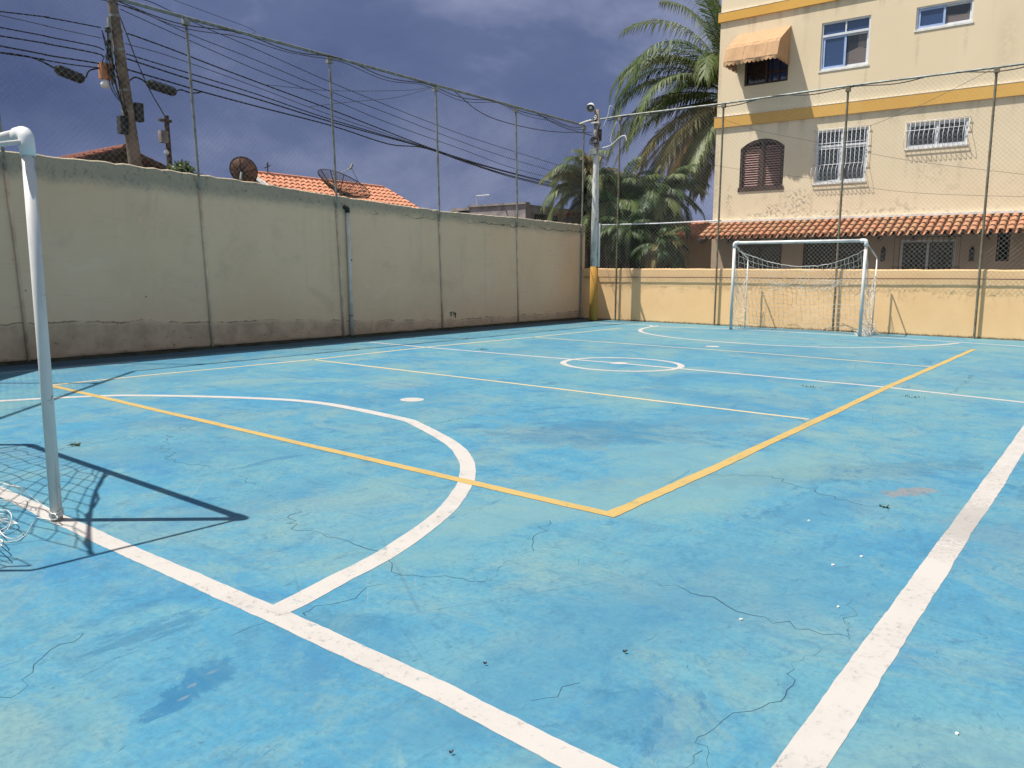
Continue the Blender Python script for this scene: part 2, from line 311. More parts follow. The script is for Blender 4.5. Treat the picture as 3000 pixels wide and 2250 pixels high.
MT['dark_box'] = simple('dark_plastic', (.03, .032, .03), .6, .3)
MT['concrete'] = simple('raw_concrete', (.22, .175, .135), .95, .1, 0, .45, 4)
MT['concrete_grey'] = simple('grey_block_wall', (.34, .30, .30), .95, .1, 0, .5, 2.5)
MT['pole_white'] = mat_pole()
MT['pole_ochre'] = mat_ochre('pole_ochre_paint', (.44, .245, .06), .5)
MT['wood'] = simple('grey_brown_wood', (.12, .09, .07), .9, .1, 0, .5, 7)
MT['brown_frame'] = simple('dark_brown_timber', (.075, .042, .035), .6, .3, 0, .4, 9)
MT['louvre'] = simple('red_brown_louvre', (.42, .24, .215), .6, .3, 0, .3, 9)
MT['alu_white'] = simple('white_aluminium', (.66, .68, .72), .4, .4, 0, .12)
MT['alu_blue'] = simple('pale_blue_film_aluminium', (.36, .47, .72), .4, .4, 0, .15)
MT['glass_sky_tint'] = mat_glass('sky_reflection_glass', (.035, .075, .19))  # blue base colour stands in for the sky reflected in the panes
MT['glass_dark'] = mat_glass('dark_glass', (.022, .022, .026))
MT['glass_grey'] = mat_glass('curtained_glass', (.19, .155, .14), .15)
MT['dark_room'] = simple('dark_room', (.018, .016, .016), .9, .1)
MT['awning'] = simple('faded_orange_canvas', (.46, .29, .165), .85, .15, 0, .14, 5)
MT['bark'] = simple('palm_bark', (.17, .14, .11), .95, .1, 0, .5, 8)
MT['leaf'] = mat_leaf('palm_leaf', (.058, .105, .030), (.18, .21, .075), .32)
MT['leaf_gold'] = mat_leaf('golden_palm_leaf', (.13, .12, .035), (.26, .20, .065))
MT['leaf_dark'] = mat_leaf('dark_shrub_leaf', (.024, .055, .018), (.075, .12, .034))
MT['leaf_fan'] = mat_leaf('fan_palm_leaf', (.03, .10, .03), (.06, .16, .04))
MT['dish'] = simple('rusty_dish_mesh', (.24, .13, .085), .7, .3, .2, .4, 5)
MT['earth'] = simple('bare_earth', (.20, .16, .12), 1, .05, 0, .4, .8)
MT['asphalt'] = simple('street_asphalt', (.06, .06, .06), .95, .1, 0, .3, 2)
MT['moss'] = simple('mossy_kerb', (.06, .065, .045), .95, .1, 0, .5, 4)
MT['lamp_white'] = simple('white_enamel', (.75, .75, .75), .4, .4, 0, .1)
MT['lamp_inside'] = simple('lamp_reflector', (.40, .36, .33), .3, .5, 0, .3)
MT['orange_plastic'] = simple('orange_plastic', (.50, .22, .10), .5, .3)
MT['red_brown'] = simple('peeling_red_brown', (.16, .09, .07), .8, .2)

# ------------------------------------------------------------------ mesh builder
class MB:
    def __init__(s): s.v = []; s.f = []; s.mi = []; s.t = []
    def add(s, vs, fs, mi=0, tint=0.5):
        o = len(s.v); s.v += [tuple(x) for x in vs]
        for f in fs: s.f.append([i+o for i in f]); s.mi.append(mi); s.t.append(tint)
    def box(s, x0, x1, y0, y1, z0, z1, mi=0, tint=.5):
        s.add([(x0, y0, z0), (x1, y0, z0), (x1, y1, z0), (x0, y1, z0), (x0, y0, z1), (x1, y0, z1), (x1, y1, z1), (x0, y1, z1)],
              [(3, 2, 1, 0), (4, 5, 6, 7), (0, 1, 5, 4), (1, 2, 6, 5), (2, 3, 7, 6), (3, 0, 4, 7)], mi, tint)
    def obox(s, c, ax, ay, az, mi=0):     # oriented box, half-axis vectors
        c = Vector(c); vs = [c+ax*i+ay*j+az*k for k in (-1, 1) for (i, j) in ((-1, -1), (1, -1), (1, 1), (-1, 1))]
        s.add(vs, [(3, 2, 1, 0), (4, 5, 6, 7), (0, 1, 5, 4), (1, 2, 6, 5), (2, 3, 7, 6), (3, 0, 4, 7)], mi)
    def tube(s, pts, r, n=8, mi=0, caps=True, tint=.5):
        pts = [Vector(p) for p in pts]; k = len(pts); rs = r if isinstance(r, (list, tuple)) else [r]*k
        t0 = (pts[1]-pts[0]).normalized(); a = t0.orthogonal().normalized(); rings = []; prev = t0
        for i, p in enumerate(pts):
            t = ((pts[min(i+1, k-1)]-pts[max(i-1, 0)])).normalized()
            qn = prev.rotation_difference(t); a = (qn @ a); a = (a - t*a.dot(t)).normalized(); b = t.cross(a); prev = t
            rings.append([p+(a*cos(2*pi*j/n)+b*sin(2*pi*j/n))*rs[i] for j in range(n)])
        vs = [v for rg in rings for v in rg]
        fs = [(i*n+j, i*n+(j+1) % n, (i+1)*n+(j+1) % n, (i+1)*n+j) for i in range(k-1) for j in range(n)]
        if caps: fs += [tuple(range(n-1, -1, -1)), tuple(range((k-1)*n, k*n))]
        s.add(vs, fs, mi, tint)
    def lathe(s, prof, n=20, axis=None, origin=(0, 0, 0), mi=0):   # prof: (r, h) along axis
        axis = Vector(axis or (0, 0, 1)).normalized(); a = axis.orthogonal().normalized(); b = axis.cross(a); o = Vector(origin)
        vs = [o+axis*h+(a*cos(2*pi*j/n)+b*sin(2*pi*j/n))*r for r, h in prof for j in range(n)]
        fs = [(i*n+j, i*n+(j+1) % n, (i+1)*n+(j+1) % n, (i+1)*n+j) for i in range(len(prof)-1) for j in range(n)]
        s.add(vs, fs, mi)
    def ribbon(s, pts, w, z, mi=0, closed=False, jit=0.):
        pts = [Vector((p[0], p[1])) for p in pts]
        if jit:                       # resample so that the hand-painted edge can wander
            q = []
            ring = pts+[pts[0]] if closed else pts
            for a, c in zip(ring[:-1], ring[1:]):
                n_ = max(1, int((c-a).length/.035)); q += [a.lerp(c, t/n_) for t in range(n_)]
            pts = q if closed else q+[pts[-1]]
        k = len(pts); vs = []; ea = eb = 0.
        for i, p in enumerate(pts):
            if jit: ea = ea*.93+RND.gauss(0, jit*.33); eb = eb*.93+RND.gauss(0, jit*.33)
            if closed: t = pts[(i+1) % k]-pts[i-1]
            else: t = pts[min(i+1, k-1)]-pts[max(i-1, 0)]
            t.normalize(); n = Vector((-t.y, t.x)); wi = w[i] if isinstance(w, list) else w
            a = p+n*(wi/2+ea+RND.uniform(-jit, jit)*.5); b = p-n*(wi/2+eb+RND.uniform(-jit, jit)*.5)
            vs += [(a.x, a.y, z), (b.x, b.y, z)]
        m_ = k if closed else k-1
        s.add(vs, [(2*i, 2*i+1, (2*i+3) % (2*k), (2*i+2) % (2*k)) for i in range(m_)], mi)
    def prism(s, outline, axis_vec, mi=0):
        o = [Vector(p) for p in outline]; n = len(o); av = Vector(axis_vec)
        s.add(o+[p+av for p in o], [tuple(range(n-1, -1, -1)), tuple(range(n, 2*n))]+[(i, (i+1) % n, n+(i+1) % n, n+i) for i in range(n)], mi)
    def build(s, name, mats, parent=None, smooth=False, loc=None):
        me = bpy.data.meshes.new(name); me.from_pydata(s.v, [], s.f)
        mats = mats if isinstance(mats, (list, tuple)) else [mats]
        for x in mats: me.materials.append(MT[x] if isinstance(x, str) else x)
        me.polygons.foreach_set('material_index', s.mi)
        if smooth: me.polygons.foreach_set('use_smooth', [True]*len(s.f))
        if any(t != .5 for t in s.t):
            at = me.attributes.new('tint', 'FLOAT', 'FACE'); at.data.foreach_set('value', s.t)
        bm = bmesh.new(); bm.from_mesh(me); bmesh.ops.recalc_face_normals(bm, faces=bm.faces); bm.to_mesh(me); bm.free()
        me.update(); o = bpy.data.objects.new(name, me); COL.objects.link(o)
        if parent: o.parent = parent
        if loc: o.location = loc
        return o

def tag(o, label, cat, group=None):
    o['label'] = label; o['category'] = cat
    if group: o['group'] = group
    return o
def thing(name, label, cat, loc=(0, 0, 0), rz=0., group=None):
    o = bpy.data.objects.new(name, None); COL.objects.link(o); o.location = loc; o.rotation_euler = (0, 0, rz); o.empty_display_size = .2
    return tag(o, label, cat, group)
def struct(o): o['kind'] = 'structure'; return o
def spline(pts, n=8):
    pts = [Vector(p) for p in pts]; P_ = [pts[0]*2-pts[1]]+pts+[pts[-1]*2-pts[-2]]; out = []
    for i in range(1, len(P_)-2):
        a, b, c, d = P_[i-1:i+3]
        for k in range(n):
            t = k/n; out.append(.5*((2*b)+(c-a)*t+(2*a-5*b+4*c-d)*t*t+(3*b-a-3*c+d)*t**3))
    return out+[pts[-1]]

# ------------------------------------------------------------------ ground and court
b = MB(); b.add([(-400, -400, -.08), (400, -400, -.08), (400, 400, -.08), (-400, 400, -.08)], [(0, 1, 2, 3)]); struct(b.build('ground', 'earth'))
b = MB(); b.add([(-14.5, -60, -.07), (-8.2, -60, -.07), (-8.2, 80, -.07), (-14.5, 80, -.07)], [(0, 1, 2, 3)]); struct(b.build('street', 'asphalt'))
b = MB()
b.add([(-7.5, -15, 0), (12, -15, 0), (12, 9.8, 0), (-7.5, 9.8, 0), (-7.5, -15, -.1), (12, -15, -.1), (12, 9.8, -.1), (-7.5, 9.8, -.1)],
      [(0, 1, 2, 3), (0, 4, 5, 1), (1, 5, 6, 2), (2, 6, 7, 3), (3, 7, 4, 0)])
# cracks
def crack(px, wid=.011, seed=1, jig=.045):
    rr = random.Random(seed); jig *= 1.9; g = [on_ground(*p) for p in px]; pts = []
    for a, c in zip(g[:-1], g[1:]):
        k = max(2, int((c-a).length/.045))
        t = (c-a).normalized(); n = Vector((-t.y, t.x, 0))
        for i in range(k): pts.append(a.lerp(c, i/k)+n*rr.uniform(-1, 1)*jig*(.5 if i else .2))
    pts.append(g[-1])
    ws = []; cur = .5
    for _ in pts:
        cur = min(1., max(.05, cur+rr.uniform(-.3, .3))); ws.append(wid*.52*cur)
    b.ribbon(pts, ws, .0006, 1)
crack([(840, 1535), (900, 1555), (960, 1572), (1040, 1592), (1078, 1608), (1150, 1650), (1180, 1682), (1300, 1690), (1410, 1702), (1470, 1665), (1560, 1615), (1660, 1638), (1750, 1668), (1830, 1692), (1885, 1700), (2000, 1728), (2130, 1775), (2240, 1810), (2370, 1848), (2455, 1862), (2490, 1870)], .013, 2)
crack([(1560, 1615), (1560, 1590), (1575, 1560), (1610, 1525)], .008, 3)
crack([(1180, 1682), (1140, 1712), (1060, 1735), (960, 1770), (905, 1790), (895, 1803)], .010, 4)
crack([(2490, 1865), (2495, 1830), (2480, 1830), (2500, 1785), (2495, 1765), (2540, 1740), (2560, 1710)], .009, 5, .03)
crack([(2490, 1866), (2440, 1885), (2400, 1918), (2360, 1920), (2318, 1942), (2310, 1975), (2320, 2005), (2300, 2040), (2260, 2062), (2200, 2080), (2110, 2110), (2060, 2150), (2045, 2175), (2070, 2205), (2075, 2250)], .007, 6, .03)
crack([(2060, 2200), (2030, 2235), (2015, 2280)], .008, 7, .02)
crack([(2040, 1387), (2140, 1392), (2260, 1395), (2330, 1420), (2440, 1455), (2520, 1478), (2600, 1488)], .013, 8)
crack([(2600, 1488), (2630, 1510), (2640, 1545), (2670, 1595), (2700, 1630), (2790, 1640), (2840, 1645), (2980, 1685)], .008, 9)
crack([(165, 1320), (230, 1300), (330, 1290), (440, 1278), (500, 1270), (570, 1245), (640, 1215), (760, 1200)], .022, 10, .07)
crack([(490, 1275), (485, 1320), (500, 1345), (580, 1360), (650, 1385), (655, 1390)], .012, 11, .06)
crack([(700, 1395), (750, 1415), (775, 1445), (860, 1470), (880, 1500), (840, 1535)], .010, 12)
crack([(1225, 1245), (1300, 1235), (1400, 1215), (1480, 1195), (1530, 1180)], .014, 13, .06)
crack([(0, 1330), (60, 1318), (120, 1295)], .016, 14)
crack([(0, 2045), (60, 2030), (90, 1970), (150, 1905), (215, 1880), (245, 1855)], .008, 15, .02)
crack([(680, 1860), (740, 1835), (790, 1820)], .008, 16, .02)
crack([(2780, 1158), (2830, 1120), (2850, 1098)], .022, 17)
crack([(2850, 1530), (2900, 1530), (3000, 1540)], .007, 18)
crack([(1540, 1600), (1480, 1665), (1420, 1700)], .006, 19, .03)
crack([(1560, 2060), (1640, 2045), (1700, 2000)], .006, 20)
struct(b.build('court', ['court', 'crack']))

# painted lines
b = MB()
def gl(px): return [on_ground(*p) for p in px]
def straight(p, q, n): p = Vector(p); q = Vector(q); return [p.lerp(q, i/n) for i in range(n+1)]
b.ribbon(straight((-5.6, -8.735), (.5, -8.735), 20)+gl([(400, 1625), (800, 1800), (1250, 2007), (1730, 2250)])+[Vector((5.6, -8.77, 0))], .108, .0012, 0, jit=.003)
b.ribbon(straight((5.53, -12.5), (5.535, 8.4), 90), .125, .0014, 0, jit=.003)
b.ribbon(straight((-5.75, 0), (-4, 0), 10)+[Vector((0, 0.17, 0))*0+Vector((-2, .08, 0))]+gl([(1813, 1064), (2594, 1134), (3000, 1179)])+[Vector((5.55, -.03, 0))], .085, .0012, 0, jit=.0035)
b.ribbon(straight((-5.6, 8.42), (-4, 8.42), 6)+gl([(1916, 957), (2137, 963), (2519, 984), (2800, 1002), (3000, 1015)])+[Vector((5.6, 8.45, 0))], .10, .0012, 0, jit=.003)
b.ribbon(straight((-5.95, -9), (-5.95, -4.6), 20), .05, .0010, 0, jit=.003)
arc = [(-3.56, -8.72), (-3.54, -8.1)]+[tuple(on_ground(*p).xy) for p in [(0, 1175), (272, 1161), (427, 1159), (700, 1165), (931, 1180), (1163, 1224), (1223, 1244), (1322, 1299), (1364, 1349), (1367, 1398), (1342, 1448), (1297, 1503), (1223, 1562), (1118, 1632), (999, 1692), (899, 1746), (800, 1795)]]
b.ribbon(spline([(x, y, 0) for x, y in arc], 6), .115, .0017, 0, jit=.003)
farc = [(-3.75, 8.42)]+[tuple(on_ground(*p).xy) for p in [(1885, 962), (1876, 970), (1905, 979), (2000, 992), (2200, 1008), (2400, 1017), (2560, 1018), (2680, 1014), (2760, 1010), (2808, 1005)]]
b.ribbon(spline([(x, y, 0) for x, y in farc], 6), .10, .0017, 0, jit=.003)
cc = Vector((-.02, .1, 0)); circ = [(cc.x+.93*cos(t*2*pi/48), cc.y+.88*sin(t*2*pi/48)) for t in range(48)]
b.ribbon(circ, .10, .0017, 0, closed=True, jit=.003)
def disc(c, r, z):
    n = 24; b.add([(c.x+r*cos(2*pi*i/n), c.y+r*sin(2*pi*i/n), z) for i in range(n)], [tuple(range(n))])
disc(on_ground(1207, 1171), .135, .0016); disc(on_ground(2087, 1015), .135, .0016); disc(on_ground(1813, 1064), .14, .0021)
struct(b.build('white_court_lines', 'white_line'))
b = MB()
nl, nr, frr, fll = on_ground(146, 1129), on_ground(1789, 1508), on_ground(2853, 1024), on_ground(1822, 961)
b.ribbon([nl, on_ground(800, 1281), nr], .085, .0026, 0, jit=.0035)
d_ = (frr-nr).normalized(); b.ribbon([nr-d_*.04, on_ground(2127, 1357), on_ground(2594, 1137), frr], .088, .0031, 0, jit=.0035)
def faded(pts, w): b.ribbon(pts, w, .0023, 1, jit=.003)
faded([nl, on_ground(420, 1101), on_ground(917, 1054), on_ground(1262, 1016), on_ground(1563, 988), fll], .065)
faded([on_ground(917, 1054), on_ground(1500, 1123), on_ground(1900, 1172), on_ground(2371, 1229)], .065)
faded([on_ground(1563, 988), on_ground(2200, 1033), on_ground(2730, 1075)], .065)
faded([on_ground(1915, 965), on_ground(2200, 980), on_ground(2500, 1000), on_ground(2844, 1020)], .035)
MT['yellow_faded'] = mat_line('faded_cream_line_paint', (.47, .40, .26), (.17, .23, .24), .45)
struct(b.build('yellow_court_lines', ['yellow_line', 'yellow_faded']))

# dark mossy gutter strip along the left wall
b = MB(); n = 60; vs = []; rr = random.Random(3)
for i in range(n+1):
    y = -6.9+16.5*i/n; e = -6.80+.07*sin(i*.7)+rr.uniform(-.05, .05)
    vs += [(-7.0, y, .0), (-7.0, y, .04), (e-.08, y, .02+rr.uniform(0, .012)), (e, y, .004)]
b.add(vs, [(4*i+j, 4*i+4+j, 4*i+5+j, 4*i+1+j) for i in range(n) for j in range(3)]); struct(b.build('gutter_strip', 'moss', smooth=True))

# ------------------------------------------------------------------ left wall
b = MB()
tops = [(-7.1, 3.12), (-5.9, 3.12), (-4.65, 3.14), (-3.3, 3.11), (-2., 3.07), (.4, 2.95), (3.37, 2.85), (6.4, 2.85), (9.75, 2.82)]
def topz(y):
    for (a, za), (c, zc) in zip(tops[:-1], tops[1:]):
        if a <= y <= c: return za+(zc-za)*(y-a)/(c-a)
    return tops[0][1] if y < tops[0][0] else tops[-1][1]
rr = random.Random(5); N_ = 130; vs = []
for i in range(N_+1):
    y = -7.1+16.85*i/N_; zt = topz(y)+rr.uniform(-.012, .012)
    vs += [(-6.99, y, 0), (-6.99+rr.uniform(-.004, .004), y, zt-.28), (-6.99+rr.uniform(-.008, .008), y, zt-.02), (-7.03, y, zt), (-7.15, y, zt), (-7.17, y, -.05)]
b.add(vs, [(6*i+j, 6*i+6+j, 6*i+7+j, 6*i+1+j) for i in range(N_) for j in range(5)])
# angled return behind the near goal and end wall
for p, q in (((-6.99, -7.1), (-1.0, -13.1)), ((-1.0, -13.1), (12, -13.1))):
    p = Vector(p); q = Vector(q); t = (q-p).normalized(); n = Vector((t.y, -t.x))*.18
    if n.dot(Vector((1, 1))) > 0: n = -n
    b.add([(p.x, p.y, 0), (q.x, q.y, 0), (q.x+n.x, q.y+n.y, 0), (p.x+n.x, p.y+n.y, 0), (p.x, p.y, 3.12), (q.x, q.y, 3.12), (q.x+n.x, q.y+n.y, 3.12), (p.x+n.x, p.y+n.y, 3.12)],
          [(0, 1, 5, 4), (1, 2, 6, 5), (2, 3, 7, 6), (3, 0, 4, 7), (4, 5, 6, 7)])
lw = b.build('boundary_wall', 'left_wall'); tag(lw, 'tall shaded cream stucco wall stained at its top and base along the left side of the court', 'wall')
# plaster ribs where the posts are bedded in the wall
LP = [-5.76, -2.70, .36, 3.44, 6.46, 9.50]
for y in LP[:5]:
    r_ = MB(); r_.tube([(-6.972, y+.0, 0), (-6.972, y-.05, topz(y)*.5), (-6.972, y-.11, topz(y)-.30)], .024, 8); r_.build('bedded_pipe', 'rib', lw, True)

g = MB()
for a_, c_ in (((1245, 836), (1261, 832)), ((1250, 834), (1252, 856)), ((1268, 832), (1266, 846)), ((1266, 846), (1279, 845)), ((1276, 834), (1276, 866))):
    p0 = on_x(700+a_[0]/2.011, 500+a_[1]/2.011, -6.975); p1 = on_x(700+c_[0]/2.011, 500+c_[1]/2.011, -6.975); g.tube([p0, p1], .010, 5)
g.build('black_scrawl', 'dark_box', lw)

# ------------------------------------------------------------------ fences
def net(bm, o, ux, L, zb, zt, pitch=.075, r=.0016, wave=.0, seed=0, nrm=Vector((0, 0, 0))):
    """diamond mesh of thin wires in the vertical plane o + s*ux, z between zb(s) and zt"""
    H = zt-zb; s = -H
    def P(sv, zv): return (o+ux*sv+Vector((0, 0, zv))+nrm*(wave*sin(sv*2.1+zv*1.3)))
    while s < L:
        for sg in (1, -1):
            a, c = (s, s+H)
            lo, hi = max(a, 0), min(c, L)
            if hi-lo > .02:
                k = max(2, int((hi-lo)/.9)+1); pts = []
                for i in range(k+1):
                    sv = lo+(hi-lo)*i/k; zz = zb+(sv-s) if sg == 1 else zt-(sv-s); pts.append(P(sv, zz))
                bm.tube(pts, r, 3, caps=False)
        s += pitch*1.4142
LFTOP, FFTOP = 5.67, 5.80
fen = thing('net_fence', 'tall net fence on grey steel posts rising above the left wall', 'fence', (-6.92, 1.5, 0))
def post(par, x, y, zt, lean=(0, 0), mat='galv', z0=0., r=.026, split=None):
    p = MB(); k = 6; p.tube([(x+lean[0]*i/k, y+lean[1]*i/k, z0+(zt-z0)*i/k) for i in range(k+1)], r, 10)
    p.box(x+lean[0]-.05, x+lean[0]+.05, y+lean[1]-.05, y+lean[1]+.05, zt-.10, zt+.01)
    ob = p.build('post', mat, par); return ob
def rel(par, ob): ob.location = -Vector(par.location); return ob
for i, y in enumerate(LP): rel(fen, post(fen, -6.945, y-(.0 if i == 5 else .12), LFTOP-.03, (0, -.10 if i < 5 else 0), 'galv', topz(y)-.27 if i < 5 else 0.0, .024))
DP = [(-6.15, -7.95), (-4.0, -10.1), (-1.9, -12.2)]
for x, y in DP: rel(fen, post(fen, x+.05, y+.05, LFTOP-.03, mat='galv'))
p = MB(); pts = [(-1.1, -12.95, LFTOP), (-6.93, -7.05, LFTOP)]+[(-6.93, y, LFTOP+.02*sin(y)) for y in (-5.8, -2.9, .1, 3.1, 6.2, 9.5)]; p.tube(pts, .029, 8); rel(fen, p.build('top_rail', 'galv', fen))
p = MB(); rr = random.Random(4)
pts = []
y = -6.9
while y < 9.4:
    ph = y*2.6; pts.append((-6.93+.045*cos(ph), y, LFTOP-.02+.05*sin(ph)-(.10*max(0, sin((y-6.6)/2.9*pi)) if y > 6.6 else .06*abs(sin(y*.5))))); y += .22
p.tube(pts, .010, 6); pts2 = [(q[0]+.02, q[1], q[2]-.03-.05*abs(sin(q[1]*1.03+.6))) for q in pts]; p.tube(pts2, .007, 5)
rel(fen, p.build('wound_cable', 'grey_cable', fen))
p = MB(); net(p, Vector((-6.92, -7.05, 0)), Vector((0, 1, 0)), 16.5, 2.74, LFTOP-.03, .075, .0017, .02, nrm=Vector((1, 0, 0)))
net(p, Vector((-6.9, -7.1, 0)), Vector((.7071, -.7071, 0)), 7.5, 2.78, LFTOP-.03, .12, .0017)
rel(fen, p.build('net', 'net_wire', fen))
FX = [-5.76, -2.66, .44, 3.49, 6.55, 9.6]
YF = 9.56
fen2 = thing('net_fence', 'tall net fence on rusty dark posts in front of the low ochre wall', 'fence', (0, YF, 0))
for x in FX: rel(fen2, post(fen2, x, YF, FFTOP-.02, (-.03 if x > 3 else .0, 0), 'rust_post', 0., .026))
p = MB(); xs = [-6.85, -6.3]+FX+[11.5]; p.tube([(x, YF, FFTOP+.03*sin(x)) for x in xs], .026, 8); rel(fen2, p.build('top_rail', 'galv', fen2))
p = MB(); x = -6.2; pts = []
while x < 11.4:
    ph = x*3.1; pts.append((x, YF+.035*cos(ph), FFTOP-.01+.04*sin(ph)-.05*abs(sin(x*1.02+1)))); x += .2
p.tube(pts, .011, 6); rel(fen2, p.build('wound_cable', 'grey_cable', fen2))
p = MB(); p.tube([(-6.9, 9.585, 1.26), (-3, 9.585, 1.29), (0, 9.583, 1.29), (3, 9.585, 1.32), (11, 9.585, 1.33)], .012, 6); rel(fen2, p.build('bottom_rail', 'red_brown', fen2))
p = MB(); p.tube([(-6.32, 9.6, 2.79), (-4.5, 9.6, 2.775), (-2.6, 9.6, 2.79)], .016, 6); rel(fen2, p.build('middle_rail', 'lamp_white', fen2))
p = MB(); net(p, Vector((-6.85, YF+.02, 0)), Vector((1, 0, 0)), 18.3, 1.16, FFTOP-.02, .075, .0018, .015, nrm=Vector((0, 1, 0)))
# torn hem hanging below the rail
rr = random.Random(9); x = -6.9
while x < 11:
    L_ = rr.uniform(.05, .3); pts = [(x, 9.56+rr.uniform(-.02, .02), 1.28)]
    for k in range(3): pts.append((pts[-1][0]+rr.uniform(-.07, .07), 9.57+rr.uniform(-.03, .03), pts[-1][2]-L_/3*rr.uniform(.3, 1.3)))
    p.tube(pts, .0022, 3, caps=False); x += rr.uniform(.03, .12)
rel(fen2, p.build('net', 'net_wire', fen2))

# low far wall
b = MB(); rr = random.Random(8); vs = []; n = 100
for i in range(n+1):
    x = -7.29+19.3*i/n; zt = 1.525+rr.uniform(-.006, .006)
    vs += [(x, 9.64, -.02), (x, 9.64+rr.uniform(-.002, .002), zt-.03), (x, 9.66, zt), (x, 9.79, zt), (x, 9.80, -.08)]
b.add(vs, [(5*i+j, 5*i+5+j, 5*i+6+j, 5*i+1+j) for i in range(n) for j in range(4)])
b.add([vs[k] for k in range(5)], [(0, 1, 2, 3, 4)])
tag(b.build('low_wall', 'far_wall'), 'low sunlit ochre wall behind the far goal', 'wall')

# drain pipe on the left wall
dp = thing('drain_pipe', 'grey plastic drain pipe running down the tall cream wall', 'pipe', (-6.935, .56, 0))
p = MB(); p.tube([(0, 0, .04), (0, -.02, 1.3), (0, -.05, 2.66)], .04, 12); p.build('pipe', 'pvc', dp, True)
p = MB(); p.tube([(0, -.05, 2.62), (0, -.05, 2.70), (.0, -.13, 2.74)], .048, 12); p.build('elbow', 'dark_box', dp, True)
for z_ in (.45, 1.62):
    p = MB(); p.tube([(0, -.01, z_), (0, -.01, z_+.035)], .047, 12); p.box(-.07, 0, -.02, .0, z_, z_+.03); p.build('clamp', 'galv', dp)

# ------------------------------------------------------------------ corner pole
PX, PY = -6.06, 8.83
cp = thing('concrete_pole', 'whitewashed concrete pole with ochre base and number 9 plate at the court corner', 'pole', (PX, PY, 0))
p = MB(); p.tube([(-.01, 0, 1.56), (-.01, 0, 3.), (-.015, 0, 4.4), (-.02, 0, 5.91)], [.112, .103, .088, .072], 18); p.build('shaft', 'pole_white', cp, True)
p = MB(); p.tube([(0, 0, 0), (0, 0, .8), (-.01, 0, 1.565)], [.120, .117, .1135], 18); p.build('painted_base', 'pole_ochre', cp, True)
# floodlight: bell shade tilted to the court
fl = MB(); ax = Vector((.25, -.72, -.62)).normalized(); o_ = Vector((-.19, -.06, 5.99))
fl.lathe([(.0, -.11), (.05, -.105), (.09, -.075), (.11, -.02), (.123, .045), (.127, .07), (.118, .066)], 20, ax, o_)
flo = fl.build('floodlight', 'lamp_white', cp, True)
fl = MB(); fl.lathe([(.117, .062), (.105, -.01), (.068, -.066), (0, -.09)], 20, ax, o_); fl.build('reflector', 'lamp_inside', flo, True)
fl = MB(); fl.lathe([(0, .05), (.034, .04), (.045, .0), (.022, -.06), (0, -.075)], 14, ax, o_); fl.build('bulb', 'lamp_white', flo, True)
fl = MB(); fl.tube([o_-ax*.10, Vector((-.11, -.02, 5.93)), Vector((-.05, 0, 5.8))], .02, 6); fl.build('bracket', 'galv', flo)
p = MB(); p.box(-.065, .055, -.105, -.085, 5.60, 5.77); npl = p.build('number_plate', 'dark_box', cp)
# "9" as a tube drawing
g9 = MB(); cz, cx = 5.705, -.005
pts = [(cx+(.034)*cos(a), -.114, cz+.034*sin(a)) for a in [radians(-20+i*24) for i in range(16)]]
g9.tube(pts, .011, 6); g9.tube([(cx+.038, -.114, cz+.005), (cx+.036, -.114, cz-.04), (cx+.02, -.114, cz-.072), (cx-.028, -.114, cz-.075)], .011, 6)
g9.build('numeral', 'lamp_white', npl)
p = MB(); p.box(-.12, .12, -.13, -.06, 5.53, 5.56); p.tube([(-.85, .4, 5.67), (-.45, .1, 5.65), (-.05, -.06, 5.65)], .026, 8); p.build('steel_arm', 'pvc', cp)
p = MB(); rr = random.Random(12)
for k in range(5):
    r_ = .08+.018*k; p.tube([(-.0+r_*cos(t), -.11-.012*k+.02*sin(3*t), 5.05+r_*.8*sin(t)+rr.uniform(-.02, .02)) for t in [i*2*pi/14 for i in range(15)]], .009, 5)
for k in range(6): p.tube([(rr.uniform(-.1, .1), -.14, 5.05+rr.uniform(-.1, .12)), (rr.uniform(-.1, .15), -.14, 5.15), (rr.uniform(.05, .2), -.1, 5.2+rr.uniform(0, .35))], .007, 5)
p.build('cable_coil', 'grey_cable', cp)
p = MB(); p.box(-.13, .10, -.17, -.085, 4.68, 4.83); p.box(-.155, -.131, -.15, -.1, 4.6, 4.78); p.build('junction_box', 'galv', cp)
p = MB(); p.box(.075, .15, -.1, .0, 5.05, 5.36); p.build('switch_box', 'dark_box', cp)
p = MB(); p.tube(spline([(.08, -.05, 4.84), (.5, -.1, 4.88), (.75, -.1, 5.05), (.95, -.1, 5.1), (1.02, -.1, 4.95)], 5), .015, 7); p.build('lamp_arm', 'pvc', cp, True)
p = MB(); p.tube(spline([(.25, -.1, 5.4), (.4, -.1, 5.7), (.45, -.08, 5.95), (.55, 0, 5.85)], 5), .009, 6); p.tube(spline([(.55, -.1, 4.9), (.5, -.1, 5.1), (.68, -.1, 5.5)], 4), .007, 5); p.build('conduit', 'pvc', cp, True)
p = MB(); p.tube([(.13, .02, 1.55), (.13, .02, 2.78)], .028, 8); p.build('side_pipe', 'lamp_white', cp, True)

